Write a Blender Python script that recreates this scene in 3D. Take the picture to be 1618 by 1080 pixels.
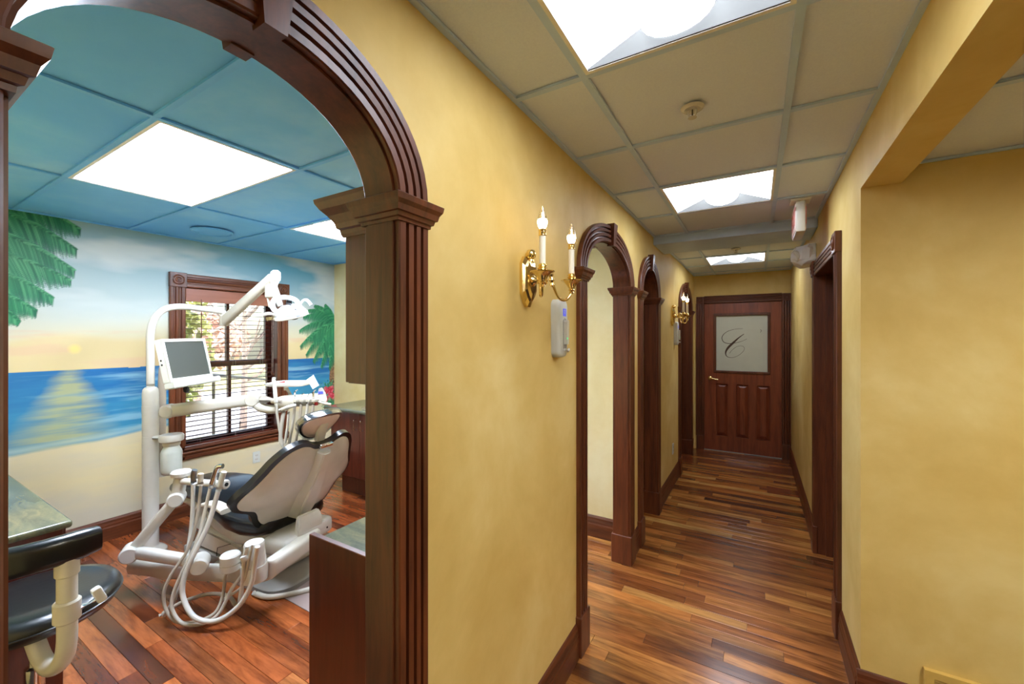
import bpy, bmesh, math, random
import numpy as np
from mathutils import Vector, Matrix
random.seed(4); rng = np.random.default_rng(4)
PI = math.pi
for o in list(bpy.data.objects): bpy.data.objects.remove(o)
scn = bpy.context.scene
COL = scn.collection

# ------------------------------------------------------------------ camera, sky, exposure
FPX, TH, VH, CZ = 650.0, math.radians(30.7), 531.8, 1.63
cd = bpy.data.cameras.new('camera'); cam = bpy.data.objects.new('camera', cd); COL.objects.link(cam)
cam.location = (0, 0, CZ); cam.rotation_euler = (PI/2, 0, TH)
cd.sensor_width = 36; cd.lens = 36*FPX/1618; cd.shift_y = -(540-VH)/1618; cd.clip_start = .02
scn.camera = cam
w = bpy.data.worlds.new('sky'); scn.world = w; w.use_nodes = True
nt = w.node_tree; bg = nt.nodes['Background']
sky = nt.nodes.new('ShaderNodeTexSky'); sky.sky_type = 'NISHITA'; sky.sun_disc = False
sky.sun_elevation = math.radians(38); sky.sun_rotation = math.radians(40); sky.air_density = 1.0; sky.dust_density = 3.0
nt.links.new(sky.outputs[0], bg.inputs[0]); bg.inputs[1].default_value = .95
sd = bpy.data.lights.new('sun', 'SUN'); sd.energy = 5.2; sd.angle = .02; sd.color = (1, .93, .84)
so = bpy.data.objects.new('sun', sd); COL.objects.link(so); so.rotation_euler = (math.radians(50), 0, math.radians(20))
so.location = (-8, -6, 9)
scn.view_settings.view_transform = 'Standard'; scn.view_settings.look = 'None'
scn.view_settings.gamma = 1; scn.view_settings.use_curve_mapping = False
scn.view_settings.exposure = 0.3
E_HALL, E_ROOM, E_SIDE, E_BULB = 9.1, 29.0, 39.0, 12.0

# ------------------------------------------------------------------ coordinates measured off the photograph
def at(u, v, d):
    """the world point seen at pixel (u, v), d metres ahead of the camera"""
    xc = (u-809)/FPX; zc = (VH-v)/FPX
    return Vector(((xc*math.cos(TH)-math.sin(TH))*d, (xc*math.sin(TH)+math.cos(TH))*d, CZ+zc*d))

XL, XR, YE, ZC = -.79, .395, 6.55, 2.518      # hall: left wall, right wall, end wall, ceiling
XM, YR, YN = -4.47, 3.24, -.12                # surgery: mural wall, right wall, left wall
YS = 2.338                                    # side wall of the alcove on the right
XB = -.875                                    # back of the arch wall

# ------------------------------------------------------------------ helpers
def lin(c):
    c = np.asarray(c, float)/255.0
    return tuple(np.where(c <= .04045, c/12.92, ((c+.055)/1.055)**2.4))
def mesh_obj(name, bm, mat, parent=None, smooth=None, loc=None):
    me = bpy.data.meshes.new(name)
    bmesh.ops.recalc_face_normals(bm, faces=bm.faces[:])
    bm.to_mesh(me); bm.free()
    if mat is not None: me.materials.append(mat)
    if smooth:
        me.polygons.foreach_set('use_smooth', [True]*len(me.polygons))
        try: me.set_sharp_from_angle(angle=math.radians(smooth))
        except Exception: pass
    o = bpy.data.objects.new(name, me); COL.objects.link(o)
    if parent is not None: o.parent = parent
    if loc is not None: o.location = loc
    return o
def tag(o, label=None, cat=None, group=None, kind=None):
    if label: o['label'] = label
    if cat: o['category'] = cat
    if group: o['group'] = group
    if kind: o['kind'] = kind
    return o
def empty(name, loc=(0, 0, 0), rz=0, label=None, cat=None, group=None, kind=None):
    o = bpy.data.objects.new(name, None); COL.objects.link(o); o.empty_display_size = .05
    o.location = loc; o.rotation_euler = (0, 0, rz)
    return tag(o, label, cat, group, kind)
def local(o):            # world -> local of an unrotated/rotated empty
    return (Matrix.Translation(o.location) @ o.rotation_euler.to_matrix().to_4x4()).inverted()
def BM(): return bmesh.new()
def box(bm, a, b, bev=0, seg=1):
    a, b = [min(p, q) for p, q in zip(a, b)], [max(p, q) for p, q in zip(a, b)]
    r = bmesh.ops.create_cube(bm, size=1)
    for v in r['verts']:
        v.co = Vector([a[i]+(v.co[i]+.5)*(b[i]-a[i]) for i in range(3)])
    if bev:
        es = list({e for v in r['verts'] for e in v.link_edges})
        bmesh.ops.bevel(bm, geom=es, offset=bev, segments=seg, profile=.5, affect='EDGES')
    return bm
def mbox(name, a, b, mat, parent=None, bev=0, seg=1, smooth=None):
    return mesh_obj(name, box(BM(), a, b, bev, seg), mat, parent, smooth)
def frame_axes(t):
    t = t.normalized(); up = Vector((0, 0, 1)) if abs(t.z) < .95 else Vector((1, 0, 0))
    x = t.cross(up).normalized(); return x, x.cross(t).normalized()
def tube(bm, pts, r, n=10, cap=True):
    pts = [Vector(p) for p in pts]; rs = r if isinstance(r, (list, tuple)) else [r]*len(pts)
    rings = []; px = None
    for i, p in enumerate(pts):
        t = (pts[min(i+1, len(pts)-1)]-pts[max(i-1, 0)])
        if t.length < 1e-9: t = Vector((0, 0, 1))
        t.normalize()
        if px is None: x, y = frame_axes(t)
        else:
            x = (px-t*px.dot(t)); x = x.normalized() if x.length > 1e-6 else frame_axes(t)[0]; y = t.cross(x)
        px = x
        rings.append([bm.verts.new(p+(x*math.cos(2*PI*k/n)+y*math.sin(2*PI*k/n))*rs[i]) for k in range(n)])
    for a, b in zip(rings, rings[1:]):
        for k in range(n): bm.faces.new((a[k], a[(k+1) % n], b[(k+1) % n], b[k]))
    if cap:
        bm.faces.new(rings[0][::-1]); bm.faces.new(rings[-1])
    return bm
def spline(ctrl, m=8):
    P = [Vector(p) for p in ctrl]; P = [P[0]*2-P[1]]+P+[P[-1]*2-P[-2]]; out = []
    for i in range(1, len(P)-2):
        for k in range(m):
            t = k/m; a, b, c, d = P[i-1:i+3]
            out.append(.5*((2*b)+(c-a)*t+(2*a-5*b+4*c-d)*t*t+(3*b-a-3*c+d)*t**3))
    out.append(P[-2]); return out
def lathe(bm, prof, origin=(0, 0, 0), axis=(0, 0, 1), n=20):
    ax = Vector(axis).normalized(); x, y = frame_axes(ax); o = Vector(origin); rings = []
    for r, h in prof:
        if r < 1e-6: rings.append([bm.verts.new(o+ax*h)])
        else: rings.append([bm.verts.new(o+ax*h+(x*math.cos(2*PI*k/n)+y*math.sin(2*PI*k/n))*r) for k in range(n)])
    for a, b in zip(rings, rings[1:]):
        for k in range(n):
            q = [a[k % len(a)], a[(k+1) % len(a)], b[(k+1) % len(b)], b[k % len(b)]]
            q = list(dict.fromkeys(q))
            if len(q) > 2: bm.faces.new(q)
    if len(rings[0]) > 1: bm.faces.new(rings[0][::-1])
    if len(rings[-1]) > 1: bm.faces.new(rings[-1])
    return bm
def cyl(bm, p, q, r, n=20, bev=0):
    p, q = Vector(p), Vector(q); L = (q-p).length; b = min(bev, r*.5, L*.4)
    prof = [(r-b, 0), (r, b), (r, L-b), (r-b, L)] if b else [(r, 0), (r, L)]
    return lathe(bm, prof, p, q-p, n)
def loft(bm, loops, cap=True, closed=True):
    R = [[bm.verts.new(Vector(p)) for p in L] for L in loops]; n = len(R[0])
    for a, b in zip(R, R[1:]):
        for k in range(n if closed else n-1): bm.faces.new((a[k], a[(k+1) % n], b[(k+1) % n], b[k]))
    if cap:
        bm.faces.new(R[0][::-1]); bm.faces.new(R[-1])
    return bm
def prism(bm, poly, f0, f1):
    """polygon of 2-D points; f0/f1 map a 2-D point onto the two end faces"""
    loft(bm, [[f0(p) for p in poly], [f1(p) for p in poly]])
    return bm
def tri(bm):
    bmesh.ops.triangulate(bm, faces=[f for f in bm.faces if len(f.verts) > 4]); return bm
def rrect(w, h, r, n=4):
    out = []
    for cx, cy, a0 in ((w/2-r, h/2-r, 0), (-w/2+r, h/2-r, 90), (-w/2+r, -h/2+r, 180), (w/2-r, -h/2+r, 270)):
        for k in range(n+1):
            a = math.radians(a0+90*k/n); out.append((cx+r*math.cos(a), cy+r*math.sin(a)))
    return out
def duplicate(root, loc, rz=None):
    r = root.copy(); COL.objects.link(r); r.location = loc
    if rz is not None: r.rotation_euler = (0, 0, rz)
    for ch in list(root.children):
        c = ch.copy(); COL.objects.link(c); c.parent = r
        for g in ch.children:
            d = g.copy(); COL.objects.link(d); d.parent = c
    return r

# ------------------------------------------------------------------ materials
def mat(name, col, rough=.5, metal=0, spec=.5, coat=0, emit=None, strength=0, var=.04, scale=12, bump=0, sss=0):
    m = bpy.data.materials.new(name); m.use_nodes = True; t = m.node_tree; b = t.nodes['Principled BSDF']
    c = lin(col) if max(col) > 1.001 else tuple(col)
    co = t.nodes.new('ShaderNodeTexCoord'); nz = t.nodes.new('ShaderNodeTexNoise'); nz.inputs['Scale'].default_value = scale; nz.inputs['Detail'].default_value = 4
    t.links.new(co.outputs['Object'], nz.inputs['Vector'])
    rp = t.nodes.new('ShaderNodeValToRGB'); t.links.new(nz.outputs['Fac'], rp.inputs[0])
    rp.color_ramp.elements[0].position = .3; rp.color_ramp.elements[1].position = .7
    rp.color_ramp.elements[0].color = tuple(max(0, x*(1-var)) for x in c)+(1,); rp.color_ramp.elements[1].color = tuple(min(1, x*(1+var)) for x in c)+(1,)
    t.links.new(rp.outputs[0], b.inputs['Base Color'])
    b.inputs['Roughness'].default_value = rough; b.inputs['Metallic'].default_value = metal
    b.inputs['Specular IOR Level'].default_value = spec; b.inputs['Coat Weight'].default_value = coat; b.inputs['Coat Roughness'].default_value = .12
    if emit is not None:
        b.inputs['Emission Color'].default_value = tuple(emit)+(1,); b.inputs['Emission Strength'].default_value = strength
    if bump:
        bp = t.nodes.new('ShaderNodeBump'); bp.inputs['Strength'].default_value = bump; bp.inputs['Distance'].default_value = .003
        t.links.new(nz.outputs['Fac'], bp.inputs['Height']); t.links.new(bp.outputs[0], b.inputs['Normal'])
    return m
def wood(name, c0, c1, axis='Z', rough=.38, coat=.12, rand=False, stretch=14.0, pal=None):
    m = bpy.data.materials.new(name); m.use_nodes = True; t = m.node_tree; b = t.nodes['Principled BSDF']; N = t.nodes.new; L = t.links.new
    geo = N('ShaderNodeNewGeometry'); mp = N('ShaderNodeMapping'); L(geo.outputs['Position'], mp.inputs['Vector'])
    s = {'X': (1.2, stretch, stretch), 'Y': (stretch, 1.2, stretch), 'Z': (stretch, stretch, 1.2)}[axis]; mp.inputs['Scale'].default_value = s
    if rand:
        oi = N('ShaderNodeObjectInfo'); mu = N('ShaderNodeMath'); mu.operation = 'MULTIPLY'; mu.inputs[1].default_value = 37.0
        L(oi.outputs['Random'], mu.inputs[0]); cb = N('ShaderNodeCombineXYZ')
        for k in range(3): L(mu.outputs[0], cb.inputs[k])
        L(cb.outputs[0], mp.inputs['Location'])
    n1 = N('ShaderNodeTexNoise'); n1.inputs['Scale'].default_value = 1.6; n1.inputs['Detail'].default_value = 5; n1.inputs['Roughness'].default_value = .6; n1.inputs['Distortion'].default_value = .6
    n2 = N('ShaderNodeTexNoise'); n2.inputs['Scale'].default_value = 9; n2.inputs['Detail'].default_value = 3
    L(mp.outputs[0], n1.inputs['Vector']); L(mp.outputs[0], n2.inputs['Vector'])
    mx = N('ShaderNodeMath'); mx.operation = 'MULTIPLY_ADD'; mx.inputs[1].default_value = .3; L(n2.outputs['Fac'], mx.inputs[0]); L(n1.outputs['Fac'], mx.inputs[2])
    rp = N('ShaderNodeValToRGB'); L(mx.outputs[0], rp.inputs[0])
    rp.color_ramp.elements[0].position = .4; rp.color_ramp.elements[1].position = .85
    rp.color_ramp.elements[0].color = lin(c0)+(1,); rp.color_ramp.elements[1].color = lin(c1)+(1,)
    out = rp.outputs[0]
    if rand:
        r2 = N('ShaderNodeValToRGB'); L(oi.outputs['Random'], r2.inputs[0]); r2.color_ramp.interpolation = 'LINEAR'
        els = pal
        e = r2.color_ramp.elements; e[0].color = lin(els[0][1])+(1,); e[1].color = lin(els[-1][1])+(1,)
        for p, c in els[1:-1]: q = e.new(p); q.color = lin(c)+(1,)
        mm = N('ShaderNodeMixRGB'); mm.blend_type = 'MULTIPLY'; mm.inputs[0].default_value = 1
        L(out, mm.inputs[1]); L(r2.outputs[0], mm.inputs[2]); out = mm.outputs[0]
    L(out, b.inputs['Base Color'])
    b.inputs['Roughness'].default_value = rough; b.inputs['Coat Weight'].default_value = coat; b.inputs['Coat Roughness'].default_value = .15
    bp = N('ShaderNodeBump'); bp.inputs['Strength'].default_value = .05; bp.inputs['Distance'].default_value = .002
    L(n2.outputs['Fac'], bp.inputs['Height']); L(bp.outputs[0], b.inputs['Normal'])
    return m
def faux(name, ca, cb_, cc, scale=1.7):
    """sponged faux-finish wall paint"""
    m = bpy.data.materials.new(name); m.use_nodes = True; t = m.node_tree; b = t.nodes['Principled BSDF']; N = t.nodes.new; L = t.links.new
    geo = N('ShaderNodeNewGeometry'); n1 = N('ShaderNodeTexNoise'); n1.inputs['Scale'].default_value = scale; n1.inputs['Detail'].default_value = 7; n1.inputs['Roughness'].default_value = .6; n1.inputs['Distortion'].default_value = .25
    L(geo.outputs['Position'], n1.inputs['Vector'])
    rp = N('ShaderNodeValToRGB'); L(n1.outputs['Fac'], rp.inputs[0]); e = rp.color_ramp.elements
    e[0].position = .3; e[0].color = lin(ca)+(1,); e[1].position = .72; e[1].color = lin(cc)+(1,); q = e.new(.52); q.color = lin(cb_)+(1,)
    L(rp.outputs[0], b.inputs['Base Color']); b.inputs['Roughness'].default_value = .55; b.inputs['Specular IOR Level'].default_value = .2
    n2 = N('ShaderNodeTexNoise'); n2.inputs['Scale'].default_value = 90; L(geo.outputs['Position'], n2.inputs['Vector'])
    bp = N('ShaderNodeBump'); bp.inputs['Strength'].default_value = .08; bp.inputs['Distance'].default_value = .002; L(n2.outputs['Fac'], bp.inputs['Height']); L(bp.outputs[0], b.inputs['Normal'])
    return m
def glass(name, tint=(1, 1, 1), gloss=.08, rough=.02):
    m = bpy.data.materials.new(name); m.use_nodes = True; t = m.node_tree; t.nodes.remove(t.nodes['Principled BSDF']); N = t.nodes.new; L = t.links.new
    tr = N('ShaderNodeBsdfTransparent'); tr.inputs[0].default_value = tuple(tint)+(1,); gl = N('ShaderNodeBsdfGlossy'); gl.inputs['Roughness'].default_value = rough
    lw = N('ShaderNodeLayerWeight'); lw.inputs[0].default_value = .3; ad = N('ShaderNodeMath'); ad.operation = 'MULTIPLY_ADD'; ad.inputs[1].default_value = .6; ad.inputs[2].default_value = gloss
    L(lw.outputs['Facing'], ad.inputs[0]); mx = N('ShaderNodeMixShader'); L(ad.outputs[0], mx.inputs[0]); L(tr.outputs[0], mx.inputs[1]); L(gl.outputs[0], mx.inputs[2])
    L(mx.outputs[0], t.nodes['Material Output'].inputs[0]); return m

M = {}
M['wood'] = wood('mahogany upright', (62, 30, 16), (114, 59, 31), 'Z')
M['door'] = wood('mahogany door with light in colour', (104, 46, 28), (152, 78, 46), 'Z')  # same mahogany, colour lightened to stand for stronger light on the end door
M['woodX'] = wood('mahogany along x', (62, 30, 16), (114, 59, 31), 'X')
M['woodY'] = wood('mahogany along y', (62, 30, 16), (114, 59, 31), 'Y')
M['slat'] = mat('dark stained slat', (58, 34, 28), .6, spec=.2)
M['cab'] = wood('cherry cabinet', (62, 22, 14), (98, 42, 26), 'Z', rough=.28)
M['plank'] = wood('tigerwood plank', (120, 92, 72), (255, 244, 226), 'X', rough=.25, coat=.35, rand=True, stretch=11,
    pal=[(0, (92, 54, 28)), (.14, (144, 86, 44)), (.4, (196, 128, 66)), (.66, (214, 154, 82)), (.82, (154, 90, 44)), (1, (240, 192, 114))])
M['plankroom'] = wood('reddish plank', (130, 98, 78), (255, 240, 222), 'X', rough=.22, coat=.4, rand=True, stretch=9,
    pal=[(0, (88, 44, 24)), (.2, (140, 74, 40)), (.5, (174, 98, 54)), (.75, (190, 114, 64)), (.88, (118, 58, 32)), (1, (208, 140, 82))])
M['sub'] = mat('plank joint', (40, 20, 10), .8)
M['yellow'] = faux('yellow sponged paint', (204, 172, 96), (220, 192, 120), (232, 210, 146))
M['cream'] = faux('cream sponged paint', (214, 192, 130), (226, 208, 156), (234, 222, 178))
M['tile'] = mat('ceiling tile', (224, 234, 255), .9, bump=.15, scale=160, var=.03)
M['tee'] = mat('white grid bar', (196, 220, 254), .5)
M['skytile'] = faux('sky painted tile', (104, 184, 254), (120, 196, 254), (152, 212, 254), 1.1)
M['skytee'] = mat('blue painted grid bar', (108, 188, 254), .5)
M['white'] = mat('white plastic', (208, 204, 193), .32, coat=.2)
M['white2'] = mat('white enamel', (214, 212, 206), .25, coat=.3)
M['beige'] = mat('ivory plastic', (200, 193, 176), .38)
M['black'] = mat('black vinyl', (20, 22, 24), .28, coat=.25, bump=.1, scale=60)
M['rubber'] = mat('dark grey rubber', (70, 68, 66), .6)
M['grey'] = mat('grey enamel', (150, 148, 142), .4)
M['brass'] = mat('polished brass', (236, 210, 146), .16, metal=1)
M['chrome'] = mat('chrome', (225, 228, 232), .12, metal=1)
M['steel'] = mat('brushed steel', (170, 172, 175), .3, metal=1)
M['hose'] = mat('ivory hose', (198, 191, 178), .4)
M['hose2'] = mat('grey hose', (176, 164, 148), .4)
M['candle'] = mat('candle sleeve', (246, 240, 222), .4)
M['bulb'] = mat('lit bulb glass', (255, 240, 210), .2, emit=(1, .80, .52), strength=E_BULB)
M['bulbtip'] = glass('clear bulb glass', (1, .97, .9), .12)
M['filament'] = mat('filament', (255, 220, 160), .3, emit=(1, .8, .5), strength=25)
M['lens'] = mat('lit hall diffuser', (245, 245, 240), .5, emit=(.90, .98, 1.12), strength=E_HALL)
M['lensroom'] = mat('lit surgery diffuser', (245, 245, 245), .5, emit=(.86, .97, 1.16), strength=E_ROOM)
M['lensside'] = mat('lit alcove diffuser', (245, 245, 240), .5, emit=(1, .96, .86), strength=E_SIDE)
M['endplate'] = mat('fixture end plate', (60, 60, 57), .6)
M['pan'] = mat('fixture pan', (240, 240, 236), .4)
M['glass'] = glass('window glass', (.97, .99, .98), .04)
M['plastic'] = glass('clear plastic wrap', (.93, .95, .97), .16, .12)
M['cloudy'] = mat('cloudy plastic', (205, 210, 202), .35)
M['red'] = mat('red', (190, 40, 34), .4)
M['exitred'] = mat('exit letters', (222, 130, 120), .4)
M['blue'] = mat('blue display', (70, 80, 200), .3, emit=(.1, .12, .7), strength=.5)
M['green'] = mat('green lamp', (40, 200, 90), .3, emit=(.1, .8, .3), strength=1)
M['paper'] = mat('white paper', (240, 240, 240), .8, bump=.3, scale=30)
M['dark'] = mat('black hole', (12, 12, 12), .7)
M['device'] = mat('pale grey plastic', (206, 208, 200), .38)
M['wallplate'] = mat('yellow painted metal', (206, 172, 92), .45)

def granite():
    m = bpy.data.materials.new('green granite'); m.use_nodes = True; t = m.node_tree; b = t.nodes['Principled BSDF']; N = t.nodes.new; L = t.links.new
    g = N('ShaderNodeNewGeometry'); mp = N('ShaderNodeMapping'); mp.inputs['Scale'].default_value = (2, 9, 4); mp.inputs['Rotation'].default_value = (0, 0, .5); L(g.outputs['Position'], mp.inputs[0])
    n = N('ShaderNodeTexNoise'); n.inputs['Scale'].default_value = 2.5; n.inputs['Detail'].default_value = 9; n.inputs['Distortion'].default_value = 1.2; L(mp.outputs[0], n.inputs['Vector'])
    n2 = N('ShaderNodeTexNoise'); n2.inputs['Scale'].default_value = 110; n2.inputs['Detail'].default_value = 2; L(g.outputs['Position'], n2.inputs['Vector'])
    a = N('ShaderNodeMath'); a.operation = 'MULTIPLY_ADD'; a.inputs[1].default_value = .35; L(n2.outputs['Fac'], a.inputs[0]); L(n.outputs['Fac'], a.inputs[2])
    r = N('ShaderNodeValToRGB'); L(a.outputs[0], r.inputs[0]); e = r.color_ramp.elements
    e[0].position = .45; e[0].color = lin((78, 80, 66))+(1,); e[1].position = .95; e[1].color = lin((112, 108, 80))+(1,); q = e.new(.66); q.color = lin((92, 94, 74))+(1,)
    L(r.outputs[0], b.inputs['Base Color']); b.inputs['Roughness'].default_value = .15; return m
M['granite'] = granite()
def frosted():
    m = mat('frosted glass', (206, 208, 190), .22, var=.02); b = m.node_tree.nodes['Principled BSDF']
    b.inputs['Coat Weight'].default_value = .6; b.inputs['Coat Roughness'].default_value = .05; return m
M['frost'] = frosted()
M['clearline'] = mat('clear glass line', (84, 66, 58), .1)

# ------------------------------------------------------------------ arched openings in the hall's left wall
#            inner left Y, inner right Y
ARCHES = [(.118, .736), (2.084, 2.944), (3.345, 3.91), (5.27, 6.15)]
ZSP, RISE = 1.985, .215                        # springing height, rise of the ellipse
def ell(y0, y1, off, k, n, rise=RISE):
    c = (y0+y1)/2; a = (y1-y0)/2; t = PI*k/n
    y = -a*math.cos(t); z = rise*math.sin(t); nx, nz = -math.cos(t)/a, math.sin(t)/rise; L = math.hypot(nx, nz)
    return c+y+nx/L*off, ZSP+z+nz/L*off
NA = 28
def wall_with_arches(name, x0, x1, ya, yb, mat_, arches, label):
    bm = BM(); zt = 2.6
    def blk(pts): loft(bm, [[(x0, p[0], p[1]) for p in pts], [(x1, p[0], p[1]) for p in pts]])
    prev = ya
    for y0, y1 in arches:
        blk([(prev, 0), (y0-.02, 0), (y0-.02, ZSP), (y0-.02, zt), (prev, zt)])
        E_ = [ell(y0, y1, .02, k, NA) for k in range(NA+1)]
        for p, q in zip(E_, E_[1:]): blk([p, q, (q[0], zt), (p[0], zt)])
        prev = y1+.02
    blk([(prev, 0), (yb, 0), (yb, zt), (prev, zt)])
    return tag(mesh_obj(name, bm, mat_), label, 'wall', kind='structure')
wall_with_arches('wall_left', XL, XL-.04, -2.6, YE+.1, M['yellow'], ARCHES, 'yellow sponged hall wall pierced by four wood-trimmed arches')
wl = wall_with_arches('wall_surgery', XL-.0405, XB, -2.6, YE+.1, M['cream'], ARCHES, 'room side of the arched wall')
FL = [(0, 0), (0, .019), (.003, .023), (.02, .024), (.023, .011), (.03, .009), (.033, .022), (.048, .024), (.051, .011), (.058, .009), (.061, .022), (.074, .024), (.077, .011), (.083, .009), (.086, .022), (.102, .024), (.105, .02), (.105, 0)]
def casing_post(bm, y_in, sgn, z0, z1, xw, xs):
    """fluted upright; y_in inner edge, sgn the way it widens, xw wall plane, xs which way it stands proud"""
    prism(bm, FL, lambda p: (xw+xs*p[1], y_in+sgn*p[0], z0), lambda p: (xw+xs*p[1], y_in+sgn*p[0], z1))
def capital(bm, y0, y1, x0, x1, z0=1.922):
    prof = [(0, .003), (.008, .004), (.010, .010), (.020, .013), (.022, .019), (.036, .023), (.046, .031), (.050, .032), (.060, .034), (.062, .031)]
    prof = [(h, o*.85) for h, o in prof]; loft(bm, [[(x0-o, y0-o, z0+h), (x1+o, y0-o, z0+h), (x1+o, y1+o, z0+h), (x0-o, y1+o, z0+h)] for h, o in prof])
def archway(name, idx, label):
    y0, y1 = ARCHES[idx]; yc = (y0+y1)/2
    root = empty(name, (XL, yc, 0), 0, label, 'archway', kind='structure'); Mi = local(root)
    def add(nm, bm, m=M['wood'], sm=None, par=root):
        bm.transform(Mi); return mesh_obj(nm, bm, m, par, sm)
    R = .006
    # jamb lining (two uprights and curved soffit)
    for s, y in ((-1, y0), (1, y1)):
        add('jamb', box(BM(), (XL+.004, y, .0), (XB-.004, y+s*.021, ZSP-.02)))
    bm = BM(); loft(bm, [[(XL+.004, *ell(y0, y1, 0, k, NA)), (XB-.004, *ell(y0, y1, 0, k, NA)), (XB-.004, *ell(y0, y1, .021, k, NA)), (XL+.004, *ell(y0, y1, .021, k, NA))] for k in range(NA+1)])
    add('soffit', bm, M['wood'], 30)
    for xw, xs in ((XL, 1), (XB, -1)):
        for s, y in ((-1, y0-R), (1, y1+R)):
            bm = BM(); casing_post(bm, y, s, .2, 1.93, xw, xs); add('casing', bm)
        bm = BM(); loft(bm, [[(xw+xs*p, *ell(y0, y1, R+c, k, NA)) for c, p in FL] for k in range(NA+1)])
        add('arch_casing', bm, M['wood'], 25)
        # keystone: tapered block through the crown
        za, zb = ZSP+RISE-(.009 if xs > 0 else .004), ZSP+RISE+.125
        bm = BM(); x1_ = xw+xs*(.042 if xs > 0 else .034); xb_ = xw-xs*.004
        loft(bm, [[(xb_, yc-.021, za), (xb_, yc+.021, za), (xb_, yc+.037, zb), (xb_, yc-.037, zb)], [(x1_-xs*.006, yc-.021, za), (x1_-xs*.006, yc+.021, za), (x1_+xs*.004, yc+.037, zb), (x1_+xs*.004, yc-.037, zb)]])
        add('keystone', bm)
    for s, y in ((-1, y0), (1, y1)):
        a, b = (y-.113, y) if s < 0 else (y, y+.113)
        bm = BM(); capital(bm, a, b, XB-.024, XL+.024); add('capital', bm)
        a, b = (y-.119, y+.006) if s < 0 else (y-.006, y+.119)
        bm = BM(); box(bm, (XB-.032, a, 0), (XL+.032, b, .205), .004); add('plinth_block', bm)
    return root
archway('trim_1', 0, 'near mahogany archway opening into the mural surgery, largest in the photo')
archway('trim_2', 1, 'mahogany archway just past the near wall sconce, cream wall behind it')
archway('trim_3', 2, 'mahogany archway with dark reveal, second beyond the near wall sconce')
archway('trim_4', 3, 'farthest mahogany archway, behind the far wall sconce beside the end door')

# ------------------------------------------------------------------ floor of separate planks
floor = tag(mbox('floor', (-7.2, -2.6, -.06), (3.2, 8.2, -.004), M['sub']), 'tigerwood plank floor running through hall and surgery', 'floor', kind='structure')
PW = .0762; cache = {}
def plank_mesh(L, m):
    L = (round(L, 2), m)
    if L not in cache:
        key = L; L = L[0]
        bm = box(BM(), (-L/2+.0006, -PW/2+.0005, -.012), (L/2-.0006, PW/2-.0005, 0))
        es = [e for e in bm.edges if all(v.co.z > -.001 for v in e.verts)]
        bmesh.ops.bevel(bm, geom=es, offset=.0011, segments=1, affect='EDGES')
        me = bpy.data.meshes.new('plank'); bm.to_mesh(me); bm.free(); me.materials.append(M[m]); cache[key] = me; L = key
    return cache[L]
def row(y, xa, xb, lens):
    x = xa; first = True; out = []
    while x < xb-.02:
        L = random.choice(lens)*(random.uniform(.3, 1) if first else 1); first = False
        L = round(min(L, xb-x), 2)
        if xb-x-L < .2: L = round(xb-x, 2)
        if L < .02: break
        out.append((x+L/2, y, L)); x += L
    return out
planks = []; rest = []; RY0_, RY1_ = 2.9, 3.83
y = .30
while y < 8.0:
    if y < YR:
        xs_ = XL-.05 if y < 1.6 else -1.9+random.uniform(-.3, .3)
        (planks if .6 < y else rest).extend(row(y, XM, xs_, [.8, 1.0, 1.2, 1.35]))
    else: xs_ = XL-.4
    if y > .86 and y < YE+.02: planks.extend(row(y, xs_, XR+(.13 if RY0_ < y < RY1_ else .02), [.5, .7, .9, 1.1]))
    y += PW
planks.sort(key=lambda p: (p[0]**2+p[1]**2)/p[2]**.5)
rest += planks[296:]; planks = planks[:296]
for x, y, L in planks:
    o = bpy.data.objects.new('plank', plank_mesh(L, 'plankroom' if x < (XL-.05 if y < 1.6 else -2.2) else 'plank')); COL.objects.link(o); o.parent = floor
    o.location = (x, y, random.uniform(-.0004, .0004))
if rest:
    bm = BM()
    for x, y, L in rest: box(bm, (x-L/2+.0006, y-PW/2+.0005, -.012), (x+L/2-.0006, y+PW/2-.0005, 0))
    tag(mesh_obj('plank_field', bm, M['plankroom'], floor), kind='stuff')

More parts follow.
